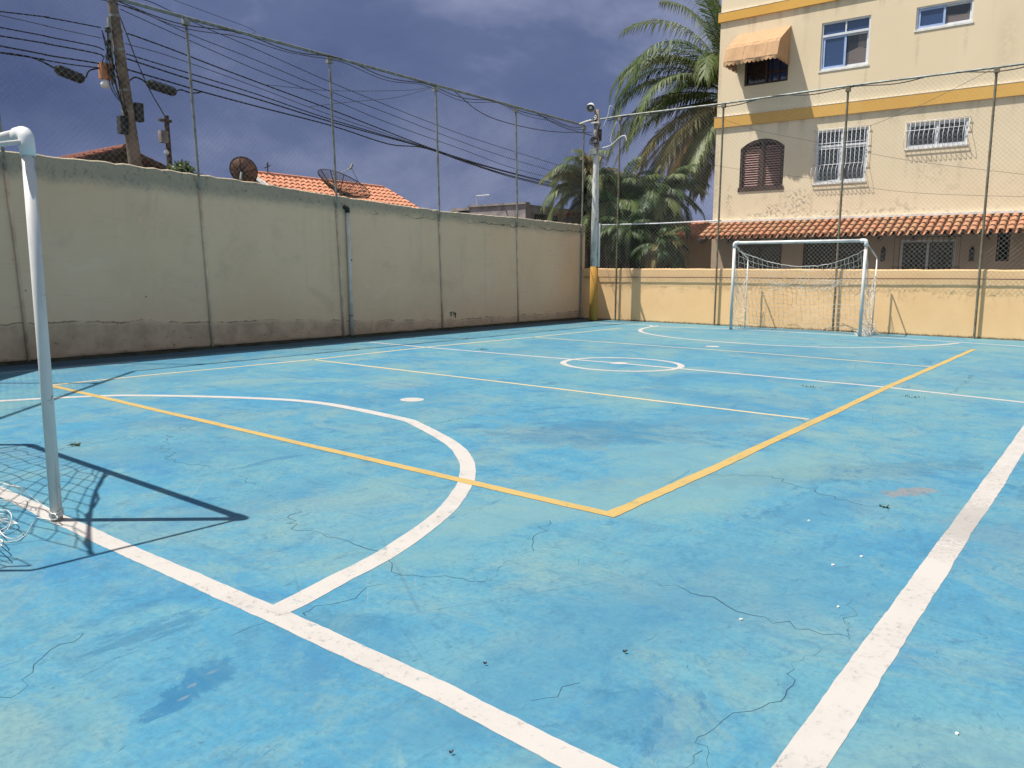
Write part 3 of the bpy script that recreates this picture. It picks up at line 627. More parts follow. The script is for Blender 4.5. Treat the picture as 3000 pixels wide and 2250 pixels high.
# ------------------------------------------------------------------ goals
def rope_net(bm, fn, nu, nv, r=.004, rr=None, jit=.01):
    rr = rr or random.Random(1); P_ = [[Vector(fn(i/nu, j/nv))+Vector((rr.uniform(-jit, jit), rr.uniform(-jit, jit), rr.uniform(-jit, jit)*.6)) for j in range(nv+1)] for i in range(nu+1)]
    for i in range(nu+1): bm.tube([P_[i][j] for j in range(nv+1)], r, 3, caps=False)
    for j in range(nv+1): bm.tube([P_[i][j] for i in range(nu+1)], r*(2.0 if j == nv else 1), 3, caps=False)
def goal_frame(root, xl, xr, h, rp, depth, bh, bx=0.0):
    """front plane y=0, goal body towards +y*sign(depth)"""
    for sx, x in ((-1, xl), (1, xr)):
        p = MB(); p.tube([(x, 0, 0), (x, 0, h*.5), (x, 0, h-.09)], rp, 18); p.build('post', 'white_steel', root, True)
        p = MB(); e = [(x, 0, h-.12), (x, 0, h-.06)]+[(x-sx*.05*(1-cos(a)), 0, h-.05+.05*sin(a)) for a in (pi/8, pi/4, 3*pi/8, pi/2)]+[(x-sx*.12, 0, h)]
        p.tube(e, rp*1.22, 18); p.build('elbow', 'lamp_white', root, True)
        xb = x+sx*bx
        p = MB(); p.tube([(x, depth*.02, h-.05), (xb, depth*.98, bh+.03), (xb, depth, bh)], rp*.42, 10); p.build('bracket', 'white_steel', root, True)
        p = MB(); p.tube([(xb, depth, bh), (xb, depth, 0)], rp*.42, 10); p.build('back_post', 'white_steel', root, True)
    p = MB(); p.tube([(xl+.1, 0, h), (0, 0, h), (xr-.1, 0, h)], rp, 18); p.build('crossbar', 'white_steel', root, True)

GH = 2.156
fg = thing('goal', 'far white goal with sagging net in front of the ochre wall', 'goal', (-.166, 8.40, 0), 0, 'white futsal goals')
FL, FR = -1.54, 1.54
goal_frame(fg, FL, FR, GH, .037, .97, 1.76, .02)
p = MB(); rr = random.Random(21)
def fback(u, v):     # v=0 floor/back, v=1 top hem
    x = FL+.02+(FR-FL-.04)*u; s = 4*u*(1-u)
    ztop = 1.98-.40*s; ytop = .10+.55*s
    yb = .93-.12*sin(u*9)*.4
    y = yb+(ytop-yb)*v**1.5; z_ = .02+(ztop-.02)*v
    z_ -= .10*sin(v*pi)*sin(u*7+1)**2
    return (x, y, z_)
rope_net(p, fback, 28, 15, .0042, rr, .022)
for sx, X in ((-1, FL), (1, FR)):
    def fside(u, v, X=X, sx=sx):
        y = .05+.9*u; zt = (1.95-.55*u-.65*sin(u*pi)) ; return (X+sx*.02*sin(v*9), y, .02+(zt-.02)*v)
    rope_net(p, fside, 8, 13, .0042, rr, .03)
# gathered mass of net hanging across the back and lying at the right back post
for k in range(22):
    x = rr.uniform(-.75, .75); z_ = rr.gauss(1.18, .07); p.tube(spline([(x-.25, .85+rr.uniform(-.1, .08), z_+rr.uniform(-.06, .06)), (x, .82+rr.uniform(-.1, .1), z_+rr.uniform(-.06, .02)), (x+.25, .85, z_+rr.uniform(-.06, .06))], 4), .0042, 3, caps=False)
for k in range(60):
    x = FR-rr.uniform(-.12, .12); y = .55+rr.uniform(-.5, .45); z_ = abs(rr.gauss(0, .14))
    p.tube(spline([(x+rr.uniform(-.1, .1), y+rr.uniform(-.12, .12), max(.01, z_+rr.uniform(-.1, .1))) for _ in range(4)], 3), .0042, 3, caps=False)
p.build('net', 'white_rope', fg)

NG = on_ground(167, 1524); NG = (NG.x-1.526, NG.y)
ng = thing('goal', 'near white goal post at the left edge throwing a shadow on the court', 'goal', (NG[0], NG[1], 0), 0, 'white futsal goals')
goal_frame(ng, FL, 1.526, GH, .0315, -1.0, 1.84, .02)
p = MB(); rr = random.Random(31)
e0 = Vector((-.15, 0, 2.13)); e1 = Vector((1.53, -.746, 1.905)); xr_ = 1.50
def ntop(u, v):      # top sheet, edge v=1 slid from the crossbar to the bracket
    a = Vector((-1.5, 0, 2.13)).lerp(Vector((-1.5, -1, 1.85)), u); c = e0.lerp(e1, u) if True else a
    q = a.lerp(c, v); q.z -= .10*sin(u*pi)+.16*sin(v*pi)*sin(u*pi); return q
rope_net(p, ntop, 10, 16, .0045, rr, .025)
def nback(u, v):
    q = Vector((-1.5, -1, 1.85)).lerp(Vector((1.5, -.95, 1.75)), v); lowz = .02
    return Vector((q.x, q.y-.1*sin(u*pi), (q.z-.25*sin(v*pi))*(1-u)+lowz*u))
rope_net(p, nback, 14, 24, .0045, rr, .025)
p.tube(spline([e0+Vector((0, 0, -.02)), e0.lerp(e1, .35)+Vector((0, 0, -.10)), e0.lerp(e1, .7)+Vector((.02, 0, -.10)), e1], 6), .012, 5)
# loose cords on the ground beside the post
GX, GY = NG
def cord(px, hs):
    q = [on_ground(u, v, h)-Vector((GX, GY, 0)) for (u, v), h in zip(px, hs)]; p.tube(spline(q, 6), .0027, 5)
cord([(-60, 1400), (0, 1413), (22, 1420), (54, 1426), (70, 1434), (54, 1452), (22, 1468), (-60, 1480)], [.12, .12, .14, .15, .12, .07, .03, .02])
cord([(-60, 1440), (10, 1425), (45, 1428), (62, 1445), (30, 1462), (-40, 1466)], [.1, .16, .12, .05, .04, .03])
cord([(40, 1420), (72, 1440), (120, 1476), (166, 1512), (156, 1523), (108, 1516)], [.16, .10, .04, .05, .03, .012])
cord([(-60, 1490), (0, 1494), (22, 1496), (34, 1513), (25, 1545), (7, 1563), (-60, 1600)], [.02, .06, .08, .07, .03, .015, .015])
cord([(98, 1530), (70, 1572), (25, 1588), (-50, 1584)], [.10, .03, .015, .015])
cord([(-50, 1512), (5, 1505), (20, 1517), (-5, 1540), (12, 1570), (45, 1578), (70, 1562)], [.05, .09, .06, .03, .03, .02, .015])
cord([(-40, 1530), (15, 1520), (28, 1530), (10, 1550), (-40, 1560)], [.05, .08, .06, .03, .02])
for k in range(4):
    u0 = rr.uniform(-90, 40); v0 = rr.uniform(1490, 1590); cord([(u0+rr.uniform(-45, 45), v0+rr.uniform(-22, 22)) for _ in range(5)], [rr.uniform(.01, .10) for _ in range(5)])
for k in range(3): p.tube([(1.526+(.035)*cos(t), .035*sin(t), .03+.012*k+.008*sin(2*t)) for t in [i*2*pi/12 for i in range(13)]], .006, 5)
p.build('net', 'white_rope', ng)

# ------------------------------------------------------------------ apartment building
TH = .012; CB = Vector((-4.192, 12.6, 0))
bd = thing('apartment_building', 'cream apartment block with mustard bands, awning and clay tiled porch', 'building', CB, TH)
holes = [(.80, 2.08, 6.85, 7.75), (2.95, 4.22, 6.98, 8.24), (5.32, 6.61, 7.65, 8.21), (.79, 2.10, 3.88, 5.31), (2.97, 4.35, 3.93, 5.36), (5.31, 6.72, 4.69, 5.33),
         (.8, 2.18, .0, 2.27), (2.79, 4.46, 0, 2.43), (5.36, 6.67, 1.0, 2.31), (7.57, 7.86, 1.75, 2.47)]
WU, WZ = 16.0, 12.2
us = sorted({0, WU}|{h[0] for h in holes}|{h[1] for h in holes}); zs = sorted({-.1, WZ}|{h[2] for h in holes}|{h[3] for h in holes})
b = MB()
for u0, u1 in zip(us[:-1], us[1:]):
    for z0, z1 in zip(zs[:-1], zs[1:]):
        cu, cz = (u0+u1)/2, (z0+z1)/2
        if any(h[0] < cu < h[1] and h[2] < cz < h[3] for h in holes): continue
        b.add([(u0, 0, z0), (u1, 0, z0), (u1, 0, z1), (u0, 0, z1)], [(0, 1, 2, 3)])
RD = .16
for h in holes:
    u0, u1, z0, z1 = h
    b.add([(u0, 0, z0), (u0, RD, z0), (u0, RD, z1), (u0, 0, z1)], [(0, 1, 2, 3)]); b.add([(u1, 0, z0), (u1, RD, z0), (u1, RD, z1), (u1, 0, z1)], [(0, 1, 2, 3)])
    b.add([(u0, 0, z0), (u1, 0, z0), (u1, RD, z0), (u0, RD, z0)], [(0, 1, 2, 3)]); b.add([(u0, 0, z1), (u1, 0, z1), (u1, RD, z1), (u0, RD, z1)], [(0, 1, 2, 3)])
# arch spandrels of the shuttered window
au0, au1, asp, atop = .79, 2.10, 5.06, 5.31; ac = (au0+au1)/2; hw = (au1-au0)/2; rad = (hw*hw+(atop-asp)**2)/(2*(atop-asp)); zc_ = atop-rad
arcp = [(ac+rad*sin(t), zc_+rad*cos(t)) for t in [(-1+2*i/16)*math.asin(hw/rad) for i in range(17)]]
for (a0, a1), (c0, c1) in zip(arcp[:-1], arcp[1:]):
    b.add([(a0, 0, a1), (c0, 0, c1), (c0, 0, atop), (a0, 0, atop)], [(0, 1, 2, 3)]); b.add([(a0, 0, a1), (c0, 0, c1), (c0, RD, c1), (a0, RD, a1)], [(0, 1, 2, 3)])
D_ = 11.0
b.add([(0, 0, -.1), (0, D_, -.1), (0, D_, WZ), (0, 0, WZ)], [(0, 1, 2, 3)]); b.add([(WU, 0, -.1), (WU, D_, -.1), (WU, D_, WZ), (WU, 0, WZ)], [(0, 1, 2, 3)])
b.add([(0, D_, -.1), (WU, D_, -.1), (WU, D_, WZ), (0, D_, WZ)], [(0, 1, 2, 3)]); b.add([(0, 0, WZ), (WU, 0, WZ), (WU, D_, WZ), (0, D_, WZ)], [(0, 1, 2, 3)])
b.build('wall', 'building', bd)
b = MB(); b.box(.05, WU-.05, .9, .95, 0, WZ-.1); b.build('interior', 'dark_room', bd)
for z0, z1 in ((5.735, 6.045), (8.765, 9.02)):
    b = MB(); b.box(-.06, WU+.06, -.06, -.001, z0, z1); b.box(-.06, -.001, 0, D_, z0, z1)
    b.build('band', 'band', bd)
    b = MB(); b.box(-.065, WU+.065, -.066, -.0005, z1+.001, z1+.012); b.build('band_sunlit_edge', 'white_trim', bd)  # white strip stands in for the sunlit top of the band

def frame_rect(bm, u0, u1, z0, z1, w, y0, y1):
    bm.box(u0, u0+w, y0, y1, z0, z1); bm.box(u1-w, u1, y0, y1, z0, z1); bm.box(u0+w, u1-w, y0, y1, z0, z0+w); bm.box(u0+w, u1-w, y0, y1, z1-w, z1)
def pane(par, u0, u1, z0, z1, y, mat):
    q = MB(); q.box(u0, u1, y, y+.008, z0, z1); return q.build('pane', mat, par)
def sill(par, u0, u1, z, mat='white_trim'):
    q = MB(); q.box(u0-.03, u1+.03, -.018, .10, z-.045, z-.001); q.build('sill', mat, par)

# sliding window with transom
w = MB(); u0, u1, z0, z1 = holes[1]; frame_rect(w, u0, u1, z0, z1, .045, .03, .12); w.box(u0+.045, u1-.045, .025, .115, 7.86, 7.92); w.box((u0+u1)/2-.018, (u0+u1)/2+.018, .04, .11, 7.92, z1-.045)
wo = w.build('window', 'alu_white', bd); wo['label'] = 'sliding window with transom on the upper floor'
um = (u0+u1)/2
q = MB(); frame_rect(q, u0+.05, um+.03, z0+.045, 7.858, .055, .05, .085); q.build('sash', 'alu_blue', wo)
q = MB(); frame_rect(q, um-.02, u1-.05, z0+.045, 7.858, .04, .09, .118); q.build('sash', 'alu_white', wo)
pane(wo, u0+.10, um-.02, z0+.1, 7.81, .07, 'glass_sky_tint'); pane(wo, um+.02, u1-.09, z0+.08, 7.82, .105, 'glass_dark'); pane(wo, u0+.05, um-.02, 7.925, z1-.05, .08, 'glass_sky_tint'); pane(wo, um+.02, u1-.05, 7.925, z1-.05, .08, 'glass_sky_tint')
q = MB(); q.add([(um+.03, .104, z0+.08), (u1-.09, .104, z0+.08), (u1-.09, .104, 7.42), (u1-.25, .104, 7.5), (um+.03, .104, 7.38)], [(0, 1, 2, 3, 4)])
for k in range(7): q.box(u1-.30+k*.03, u1-.285+k*.03, .101, .104, 7.45, 7.81)
q.build('curtain', 'glass_grey', wo)
sill(wo, u0, u1, z0)
# small upper window
w = MB(); u0, u1, z0, z1 = holes[2]; frame_rect(w, u0, u1, z0, z1, .04, .03, .12); wo = w.build('window', 'alu_white', bd); wo['label'] = 'small sliding window at the top right of the facade'
um = u0+.62; q = MB(); frame_rect(q, u0+.045, um+.05, z0+.045, z1-.045, .05, .05, .085); q.build('sash', 'alu_blue', wo)
q = MB(); frame_rect(q, um-.01, u1-.045, z0+.045, z1-.045, .035, .09, .118); q.build('sash', 'alu_white', wo)
pane(wo, u0+.09, um, z0+.09, z1-.09, .07, 'glass_sky_tint'); pane(wo, um+.02, u1-.08, z0+.08, z1-.08, .105, 'glass_dark')
q = MB(); q.add([(um+.05, .103, z0+.08), (u1-.08, .103, z0+.08), (u1-.08, .103, z1-.22), (um+.5, .103, z1-.32), (um+.05, .103, z1-.28)], [(0, 1, 2, 3, 4)]); q.build('curtain', 'glass_grey', wo)
sill(wo, u0, u1, z0)
# arched window with louvred shutters
w = MB(); u0, u1, z0, z1 = holes[3]; F_ = .07
w.box(u0, u0+F_, .02, .13, z0, asp); w.box(u1-F_, u1, .02, .13, z0, asp); w.box(u0-.03, u1+.03, -.025, .13, z0-.06, z0+.05)
for (a0, a1), (c0, c1) in zip(arcp[:-1], arcp[1:]): w.prism([(a0, .02, a1-.09), (c0, .02, c1-.09), (c0, .02, c1), (a0, .02, a1)], (0, .11, 0))
w.box(ac-.05, ac+.05, .03, .12, z0+.05, atop-.08); wo = w.build('window', 'brown_frame', bd); wo['label'] = 'arched window with dark brown louvred shutters'
def archz(u): return zc_+sqrt(max(0, rad*rad-(u-ac)**2))-.09
for s0, s1 in ((u0+F_, ac-.05), (ac+.05, u1-F_)):
    q = MB(); frame_rect(q, s0+.005, s1-.005, z0+.055, asp-.04, .05, .05, .10); so_ = q.build('shutter', 'brown_frame', wo)
    q = MB(); zz = z0+.11
    while zz < atop-.14:
        a = s0+.05; c = s1-.05; lim = min(archz(s0+.06), archz(s1-.06))
        if zz < lim+.05: q.add([(a, .055, zz), (c, .055, zz), (c, .092, zz+.034), (a, .092, zz+.034), (a, .062, zz-.008), (c, .062, zz-.008), (c, .099, zz+.026), (a, .099, zz+.026)], [(0, 1, 2, 3), (4, 5, 6, 7), (0, 1, 5, 4), (3, 2, 6, 7)])
        zz += .068
    q.build('louvres', 'louvre', so_)
    pane(wo, s0, s1, z0+.05, atop-.1, .125, 'dark_room')
# window under the awning
w = MB(); u0, u1, z0, z1 = holes[0]; frame_rect(w, u0, u1, z0, z1, .06, .02, .12); w.box((u0+u1)/2-.03, (u0+u1)/2+.03, .03, .11, z0+.06, z1-.06)
w.box(1.55, 1.59, .04, .1, z0+.06, z1-.06); w.box(1.47, 2.02, .04, .1, 7.13, 7.17); w.box(1.78, 1.82, .04, .1, z0+.06, z1-.06)
wo = w.build('window', 'brown_frame', bd); wo['label'] = 'dark timber window under the canvas awning'
pane(wo, u0+.06, 1.44, z0+.06, z1-.06, .11, 'glass_dark'); pane(wo, 1.47, u1-.06, z0+.06, z1-.06, .105, 'glass_sky_tint')
# barred windows
def barred(h, label, tr, mid, nb, hz, belly):
    u0, u1, z0, z1 = h; w = MB(); frame_rect(w, u0, u1, z0, z1, .05, .03, .12); um = (u0+u1)/2
    w.box(um-.025, um+.025, .04, .115, z0+.05, z1-.05)
    if tr: w.box(u0+.05, u1-.05, .028, .118, tr-.025, tr+.025)
    wo = w.build('window', 'alu_white', bd); wo['label'] = label
    for a, c in ((u0+.05, um-.025), (um+.025, u1-.05)):
        q = MB(); frame_rect(q, a+.006, c-.006, z0+.055, (tr or z1-.025)-.03, .025, .06, .09); q.build('sash', 'alu_white', wo)
        pane(wo, a+.03, c-.03, z0+.08, (tr or z1-.02)-.05, .075, 'glass_dark')
        if tr: pane(wo, a, c, tr+.03, z1-.05, .075, 'glass_dark')
    sill(wo, u0, u1, z0)
    g = MB(); r = .006; yy = -.05
    for k in range(nb+1):
        u = u0-.03+(u1-u0+.06)*k/nb; pts = [(u, yy, z1+.02), (u, yy, belly)]
        H_ = belly-z0+.03
        pts += [(u, yy-.15*sin(pi*t)**1.0*(1-.25*t)-.0, belly-H_*t) for t in (.15, .3, .45, .6, .75, .9, 1.0)]
        g.tube(pts, r, 5)
    for zz in hz+[z1+.02, belly, z0-.03]: g.tube([(u0-.05, yy, zz), (u1+.05, yy, zz)], .009, 5)
    for u in (u0-.03, u1+.03):
        for zz in (z1+.02, belly, z0-.03): g.tube([(u, yy, zz), (u, .05, zz)], .008, 5)
    g.build('grille', 'alu_white', wo, True)
barred(holes[4], 'tall barred window with bulging white grille', 4.93, 0, 13, [5.0, 4.84], 4.42)
barred(holes[5], 'wide low barred window with bulging white grille', None, 0, 13, [], 5.13)
# ground floor window and doors under the porch
w = MB(); u0, u1, z0, z1 = holes[8]; frame_rect(w, u0, u1, z0, z1, .05, .03, .12); um = (u0+u1)/2; w.box(um-.03, um+.03, .04, .11, z0+.05, z1-.05)
wo = w.build('window', 'alu_white', bd); wo['label'] = 'white sliding window under the porch roof'
pane(wo, u0+.05, um-.03, z0+.05, z1-.05, .08, 'glass_dark'); pane(wo, um+.03, u1-.05, z0+.05, z1-.05, .09, 'glass_dark')
g = MB()
for k in range(13): u = 5.22+1.56*k/12; g.tube([(u, -.04, .95), (u, -.04, 2.39)], .007, 5)
for zz in (.95, 1.6, 2.39): g.tube([(5.2, -.04, zz), (6.8, -.04, zz)], .009, 5)
g.build('grille', 'brown_frame', wo)
for h, lb in ((holes[6], 'dark arched doorway at the left end of the porch'), (holes[7], 'wide dark doorway behind the far goal')):
    u0, u1, z0, z1 = h; w = MB(); w.box(u0, u0+.08, .02, .14, z0, z1); w.box(u1-.08, u1, .02, .14, z0, z1); w.box(u0+.08, u1-.08, .02, .14, z1-.10, z1); w.box((u0+u1)/2-.04, (u0+u1)/2+.04, .05, .12, z0, z1-.1)
    wo = w.build('door', 'brown_frame', bd); wo['label'] = lb; pane(wo, u0+.08, u1-.08, z0, z1-.1, .1, 'glass_dark')
w = MB(); u0, u1, z0, z1 = holes[9]; frame_rect(w, u0, u1, z0, z1, .04, .02, .12); wo = w.build('window', 'brown_frame', bd); wo['label'] = 'narrow dark slit window at the right end'; pane(wo, u0+.04, u1-.04, z0+.04, z1-.04, .1, 'dark_room')
for u in (4.95, 7.05, 8.9):
    q = MB(); q.box(u-.05, u+.05, -.09, -.001, 1.75, 2.05); q.lathe([(0, 2.05), (.06, 2.05), (.02, 2.14), (0, 2.15)], 8, None, (u, -.05, 0)); q.build('wall_lantern', 'dark_box', bd)
# awning
def awning():
    A = 1.0; uL, uR = .56, 2.10
    root = MB(); zt, zr, zf, zv = 8.33, 7.80, 7.36, 7.26
    prof = [(0, zt), (A*.78, zr+.03), (A*.86, zr-.06), (A, zf)]
    n = 14
    for i in range(n):
        a = uL+(uR-uL)*i/n; c = uL+(uR-uL)*(i+1)/n
        for (y0, z0), (y1, z1) in zip(prof[:-1], prof[1:]):
            wv = lambda u, y: .008*sin(u*11)*(y > .3)
            root.add([(a, -y0-wv(a, y0), z0), (c, -y0-wv(c, y0), z0), (c, -y1-wv(c, y1), z1), (a, -y1-wv(a, y1), z1)], [(0, 1, 2, 3)])
    for u in (uL, uR):
        root.add([(u, 0, zt), (u, -prof[1][0], prof[1][1]), (u, -prof[2][0], prof[2][1]), (u, -A, zf), (u, 0, zf)], [(0, 1, 2, 3, 4)])
    ao = root.build('awning', 'awning', bd); ao['label'] = 'faded orange canvas awning with scalloped edge'
    sm = ao.modifiers.new('cloth', 'SOLIDIFY'); sm.thickness = .006
    v = MB(); sc = 13
    def scallop(p0, p1, k):
        p0 = Vector(p0); p1 = Vector(p1)
        for i in range(k):
            for j in range(6):
                t0 = (i+j/6)/k; t1 = (i+(j+1)/6)/k; d0 = .07+.05*sin(pi*j/6); d1 = .07+.05*sin(pi*(j+1)/6)
                a = p0.lerp(p1, t0); c = p0.lerp(p1, t1); o = Vector((0, -.025*sin(t0*17), 0))
                v.add([a, c, c-Vector((0, 0, d1))+o, a-Vector((0, 0, d0))+o], [(0, 1, 2, 3)])
    scallop((uL, -A, zf), (uR, -A, zf), sc); scallop((uR, -A, zf), (uR, 0, zf), 7); scallop((uL, -A, zf), (uL, 0, zf), 7)
    vo = v.build('valance', 'awning', ao); sm = vo.modifiers.new('cloth', 'SOLIDIFY'); sm.thickness = .005
    f = MB()
    for u in (uL+.01, uR-.01): f.tube([(u, 0, zt-.02)]+[(u, -y+.012, z-.012) for y, z in prof[1:]]+[(u, 0, zf)], .011, 6)
    f.tube([(uL, -A+.012, zf), (uR, -A+.012, zf)], .011, 6); f.tube([(uL, -prof[1][0]+.012, prof[1][1]-.015), (uR, -prof[1][0]+.012, prof[1][1]-.015)], .011, 6); f.build('awning_frame', 'galv', ao)
awning()
# porch roof of barrel tiles
def barrel_roof(name, mat, parent, u0, u1, y_top, z_top, y_bot, z_bot, pitch, rows, seed=1, trim=None):
    """tiles climb from (y_bot,z_bot) to (y_top,z_top); columns along local x"""
    r = MB(); rr = random.Random(seed); n = int((u1-u0)/pitch); sl = Vector((0, y_top-y_bot, z_top-z_bot)); L = sl.length; sl.normalize()
    nrm = Vector((1, 0, 0)).cross(sl); nrm = nrm if nrm.z > 0 else -nrm
    K = 7
    for i in range(n):
        uc = u0+(i+.5)*pitch
        for j in range(rows):
            t = rr.random(); t = min(1, max(0, t)); l0 = L*j/rows-.03; l1 = L*(j+1)/rows+.02
            def ring(l, R, lift, conv, cu):
                base = Vector((cu, y_bot, z_bot))+sl*l+nrm*lift
                return [base+Vector((1, 0, 0))*(R*cos(pi*k/(K-1)))+nrm*(R*.85*sin(pi*k/(K-1))*conv) for k in range(K)]
            du = rr.uniform(-.008, .008)*(pitch/.2)
            A = ring(l0, pitch*.40, pitch*.10+.012, 1, uc+du); B_ = ring(l1, pitch*.32, pitch*.10-.012, 1, uc+du)
            r.add(A+B_, [(k, k+1, K+k+1, K+k) for k in range(K-1)], 0, t)
            A2 = ring(l0, pitch*.36, pitch*.10+.002, 1, uc+du); r.add(A+A2, [(k, k+1, K+k+1, K+k) for k in range(K-1)], 0, t)
            A = ring(l0-.02, pitch*.34, pitch*.16, -1, uc+pitch/2); B_ = ring(l1, pitch*.34, pitch*.16-.012, -1, uc+pitch/2)
            r.add(A+B_, [(k, k+1, K+k+1, K+k) for k in range(K-1)], 0, rr.random())
    return r.build(name, mat, parent)
pr = barrel_roof('porch_roof', 'tile', bd, .0, WU, -.02, 2.90, -1.05, 2.44, .196, 4, 5); pr['label'] = 'clay barrel tile porch roof'
q = MB(); q.box(-.06, WU, -.10, -.001, 2.925, 2.985); q.build('flashing', 'white_trim', bd)
q = MB(); q.add([(0, -.98, 2.40), (WU, -.98, 2.40), (WU, 0, 2.81), (0, 0, 2.81)], [(0, 1, 2, 3)])
for k in range(20): q.obox((.1+k*.82, -.5, 2.50), Vector((.035, 0, 0)), Vector((0, .5, .205)), Vector((0, -.02, .045)))
q.build('rafters', 'brown_frame', pr)

# ------------------------------------------------------------------ palms and shrubs
def frond(bm, base, az, elev, L, droop, leaf, n, mi=0, tint=.5, rr=RND, hang=.55, width=.035, gap=.12):
    az = az; k = 14; p = Vector(base); pts = [p.copy()]; e = elev; dirs = []
    for i in range(k):
        d = Vector((cos(az)*cos(e), sin(az)*cos(e), sin(e))); p = p+d*(L/k); pts.append(p.copy()); dirs.append(d); e -= droop/k*(.5+1.2*i/k)
    bm.tube(pts, [.022*(1-.85*i/k)+.003 for i in range(k+1)], 4, mi, False, min(1, tint+.4))
    side = Vector((-sin(az), cos(az), 0))
    for j in range(n):
        t = gap+(1-gap)*(j+.5)/n; f = t*k; i = min(int(f), k-1); q = pts[i].lerp(pts[i+1], f-i); d = dirs[i]
        ll = leaf*(.55+.45*sin(pi*min(1, t*.85+.12)))*rr.uniform(.7, 1.12)
        for s in (-1, 1):
            dd = (side*s*(1-.35*t)+d*(.55+.5*t)+Vector((0, 0, -.15+rr.uniform(-.1, .12)))).normalized()
            mid = q+dd*ll*.5; tip = mid+(dd+Vector((0, 0, -hang*2*rr.uniform(.7, 1.2)))).normalized()*ll*.55
            wv = d.cross(dd); wv = (d-dd*d.dot(dd)).normalized()*width*.5
            tn = min(1, max(0, tint+rr.uniform(-.25, .25)))
            bm.add([q-wv*.5, q+wv*.5, mid+wv, mid-wv, tip], [(0, 1, 2, 3), (3, 2, 4)], mi, tn)
def trunk(par, pts, rs, name='trunk'):
    t = MB(); rr = random.Random(2); P_ = spline(pts, 10); n = len(P_); t.tube(P_, [rs[0]+(rs[1]-rs[0])*i/(n-1)+.012*(i % 2) for i in range(n)], 10); return t.build(name, 'bark', par, True)
LEFT = atan2(-.617, -.787)      # azimuth of image-left
pc = on_y(2136, 285, 16.2)
pt = thing('coconut_palm', 'tall coconut palm with big drooping fronds beside the apartment block', 'palm tree', (pc.x-.1, 16.2, 0))
trunk(pt, [(0, 0, 0), (-.05, 0, 2.5), (.05, 0, 5), (.1, 0, pc.z+.1)], (.2, .13))
cr = MB(); rr = random.Random(41); top = Vector((.1, 0, pc.z))
fr_ = [(4, 62, 5.0, 2.75), (-6, 44, 4.9, 2.3), (10, 30, 4.8, 2.05), (-2, 14, 4.7, 1.75), (8, 0, 4.6, 1.35), (-14, -14, 4.4, 1.05), (4, -30, 4.2, .75), (16, 74, 5.2, 2.0), (-24, 58, 4.8, 2.6), (28, 54, 4.8, 2.4),
       (32, 24, 4.6, 1.9), (-30, 24, 4.6, 2.0), (36, -8, 4.2, 1.2), (-34, -18, 4.2, 1.), (45, 78, 5.0, 1.3), (-48, 74, 4.8, 1.6), (55, 42, 4.2, 2.2), (-58, 42, 4.0, 2.2), (60, 84, 5.0, .8), (-20, 84, 5.0, .9),
       (-75, 82, 4.4, .9), (55, -26, 3.8, .8), (-52, -30, 3.8, .8), (12, -50, 3.9, .5), (-22, -48, 3.8, .5), (38, -48, 3.9, .5), (78, 20, 3.2, 1.6), (-80, 20, 2.6, 1.5), (20, 42, 4.9, 2.3), (-16, 6, 4.5, 1.6), (0, -64, 3.8, .3), (-38, -62, 3.6, .3), (26, -66, 3.6, .3), (-8, -38, 4.6, .6), (8, -56, 4.4, .4), (18, -24, 4.7, .9), (-18, -30, 4.6, .8), (-2, 26, 5.2, 2.3), (14, 8, 5.0, 1.6), (4, 50, 5.4, 2.7)]
for i, (a, e, L_, dr) in enumerate(fr_):
    low = e < -5
    frond(cr, top+Vector((0, 0, rr.uniform(-.15, .15))), LEFT+radians(-a)+rr.uniform(-.08, .08), radians(e), L_, dr*.9, .95, 76, 1 if (low and i % 2) else 0, rr.uniform(.1, .9), rr, .74, .040)
cr.build('crown', ['leaf', 'leaf_gold'], pt)
nuts = MB()
for k in range(7): a = k*.9; nuts.lathe([(0, -.12), (.08, -.07), (.1, 0), (.07, .09), (0, .12)], 8, None, (.1+.22*cos(a), .22*sin(a), pc.z-.35-.1*(k % 2)))
nuts.build('coconuts', 'leaf', pt, True)

def feather_palm(name, label, u, v, Y, L_, nf, mats, seed, spread=(75, -10), leaf=.42, group='garden palms behind the low wall', lean=0, nl=30, hang=.5):
    c = on_y(u, v, Y); rr = random.Random(seed); o = thing(name, label, 'palm tree', (c.x+lean, Y, -.08), 0, group)
    trunk(o, [(0, 0, 0), (-lean*.4, 0, c.z*.5), (-lean, 0, c.z+.08)], (.10, .06))
    m_ = MB()
    for i in range(nf):
        a = 2*pi*i/nf*1.0+rr.uniform(-.3, .3); e = radians(rr.uniform(spread[1], spread[0]))
        frond(m_, (-lean, 0, c.z+.05), a+i*.7, e, L_*rr.uniform(.75, 1.15), rr.uniform(1.2, 2.4), leaf, nl, rr.choice(range(len(mats))), rr.random(), rr, hang, .03)
    m_.build('crown', mats, o); return o
feather_palm('areca_palm', 'yellowing feathery palm drooping over the end of the left wall', 1722, 560, 12.6, 2.0, 46, ['leaf_gold', 'leaf', 'leaf'], 51, nl=48, leaf=.55)
feather_palm('areca_palm', 'dark feathery palm right behind the whitewashed pole', 1815, 590, 13.0, 1.9, 52, ['leaf', 'leaf_dark', 'leaf'], 52, nl=48, leaf=.55)
feather_palm('areca_palm', 'loose feathery palm beside the left edge of the apartment block', 1925, 590, 13.6, 1.75, 48, ['leaf', 'leaf', 'leaf_dark'], 53, nl=48, leaf=.55)
feather_palm('areca_palm', 'low dark palm just above the ochre wall near the pole', 1840, 690, 11.6, 1.2, 44, ['leaf_dark'], 54, (75, -25), nl=36, leaf=.45)
feather_palm('areca_palm', 'low dark palm just above the ochre wall near the porch', 1940, 720, 11.4, 1.0, 40, ['leaf_dark', 'leaf_dark', 'leaf_gold'], 55, (70, -25), nl=32, leaf=.4)
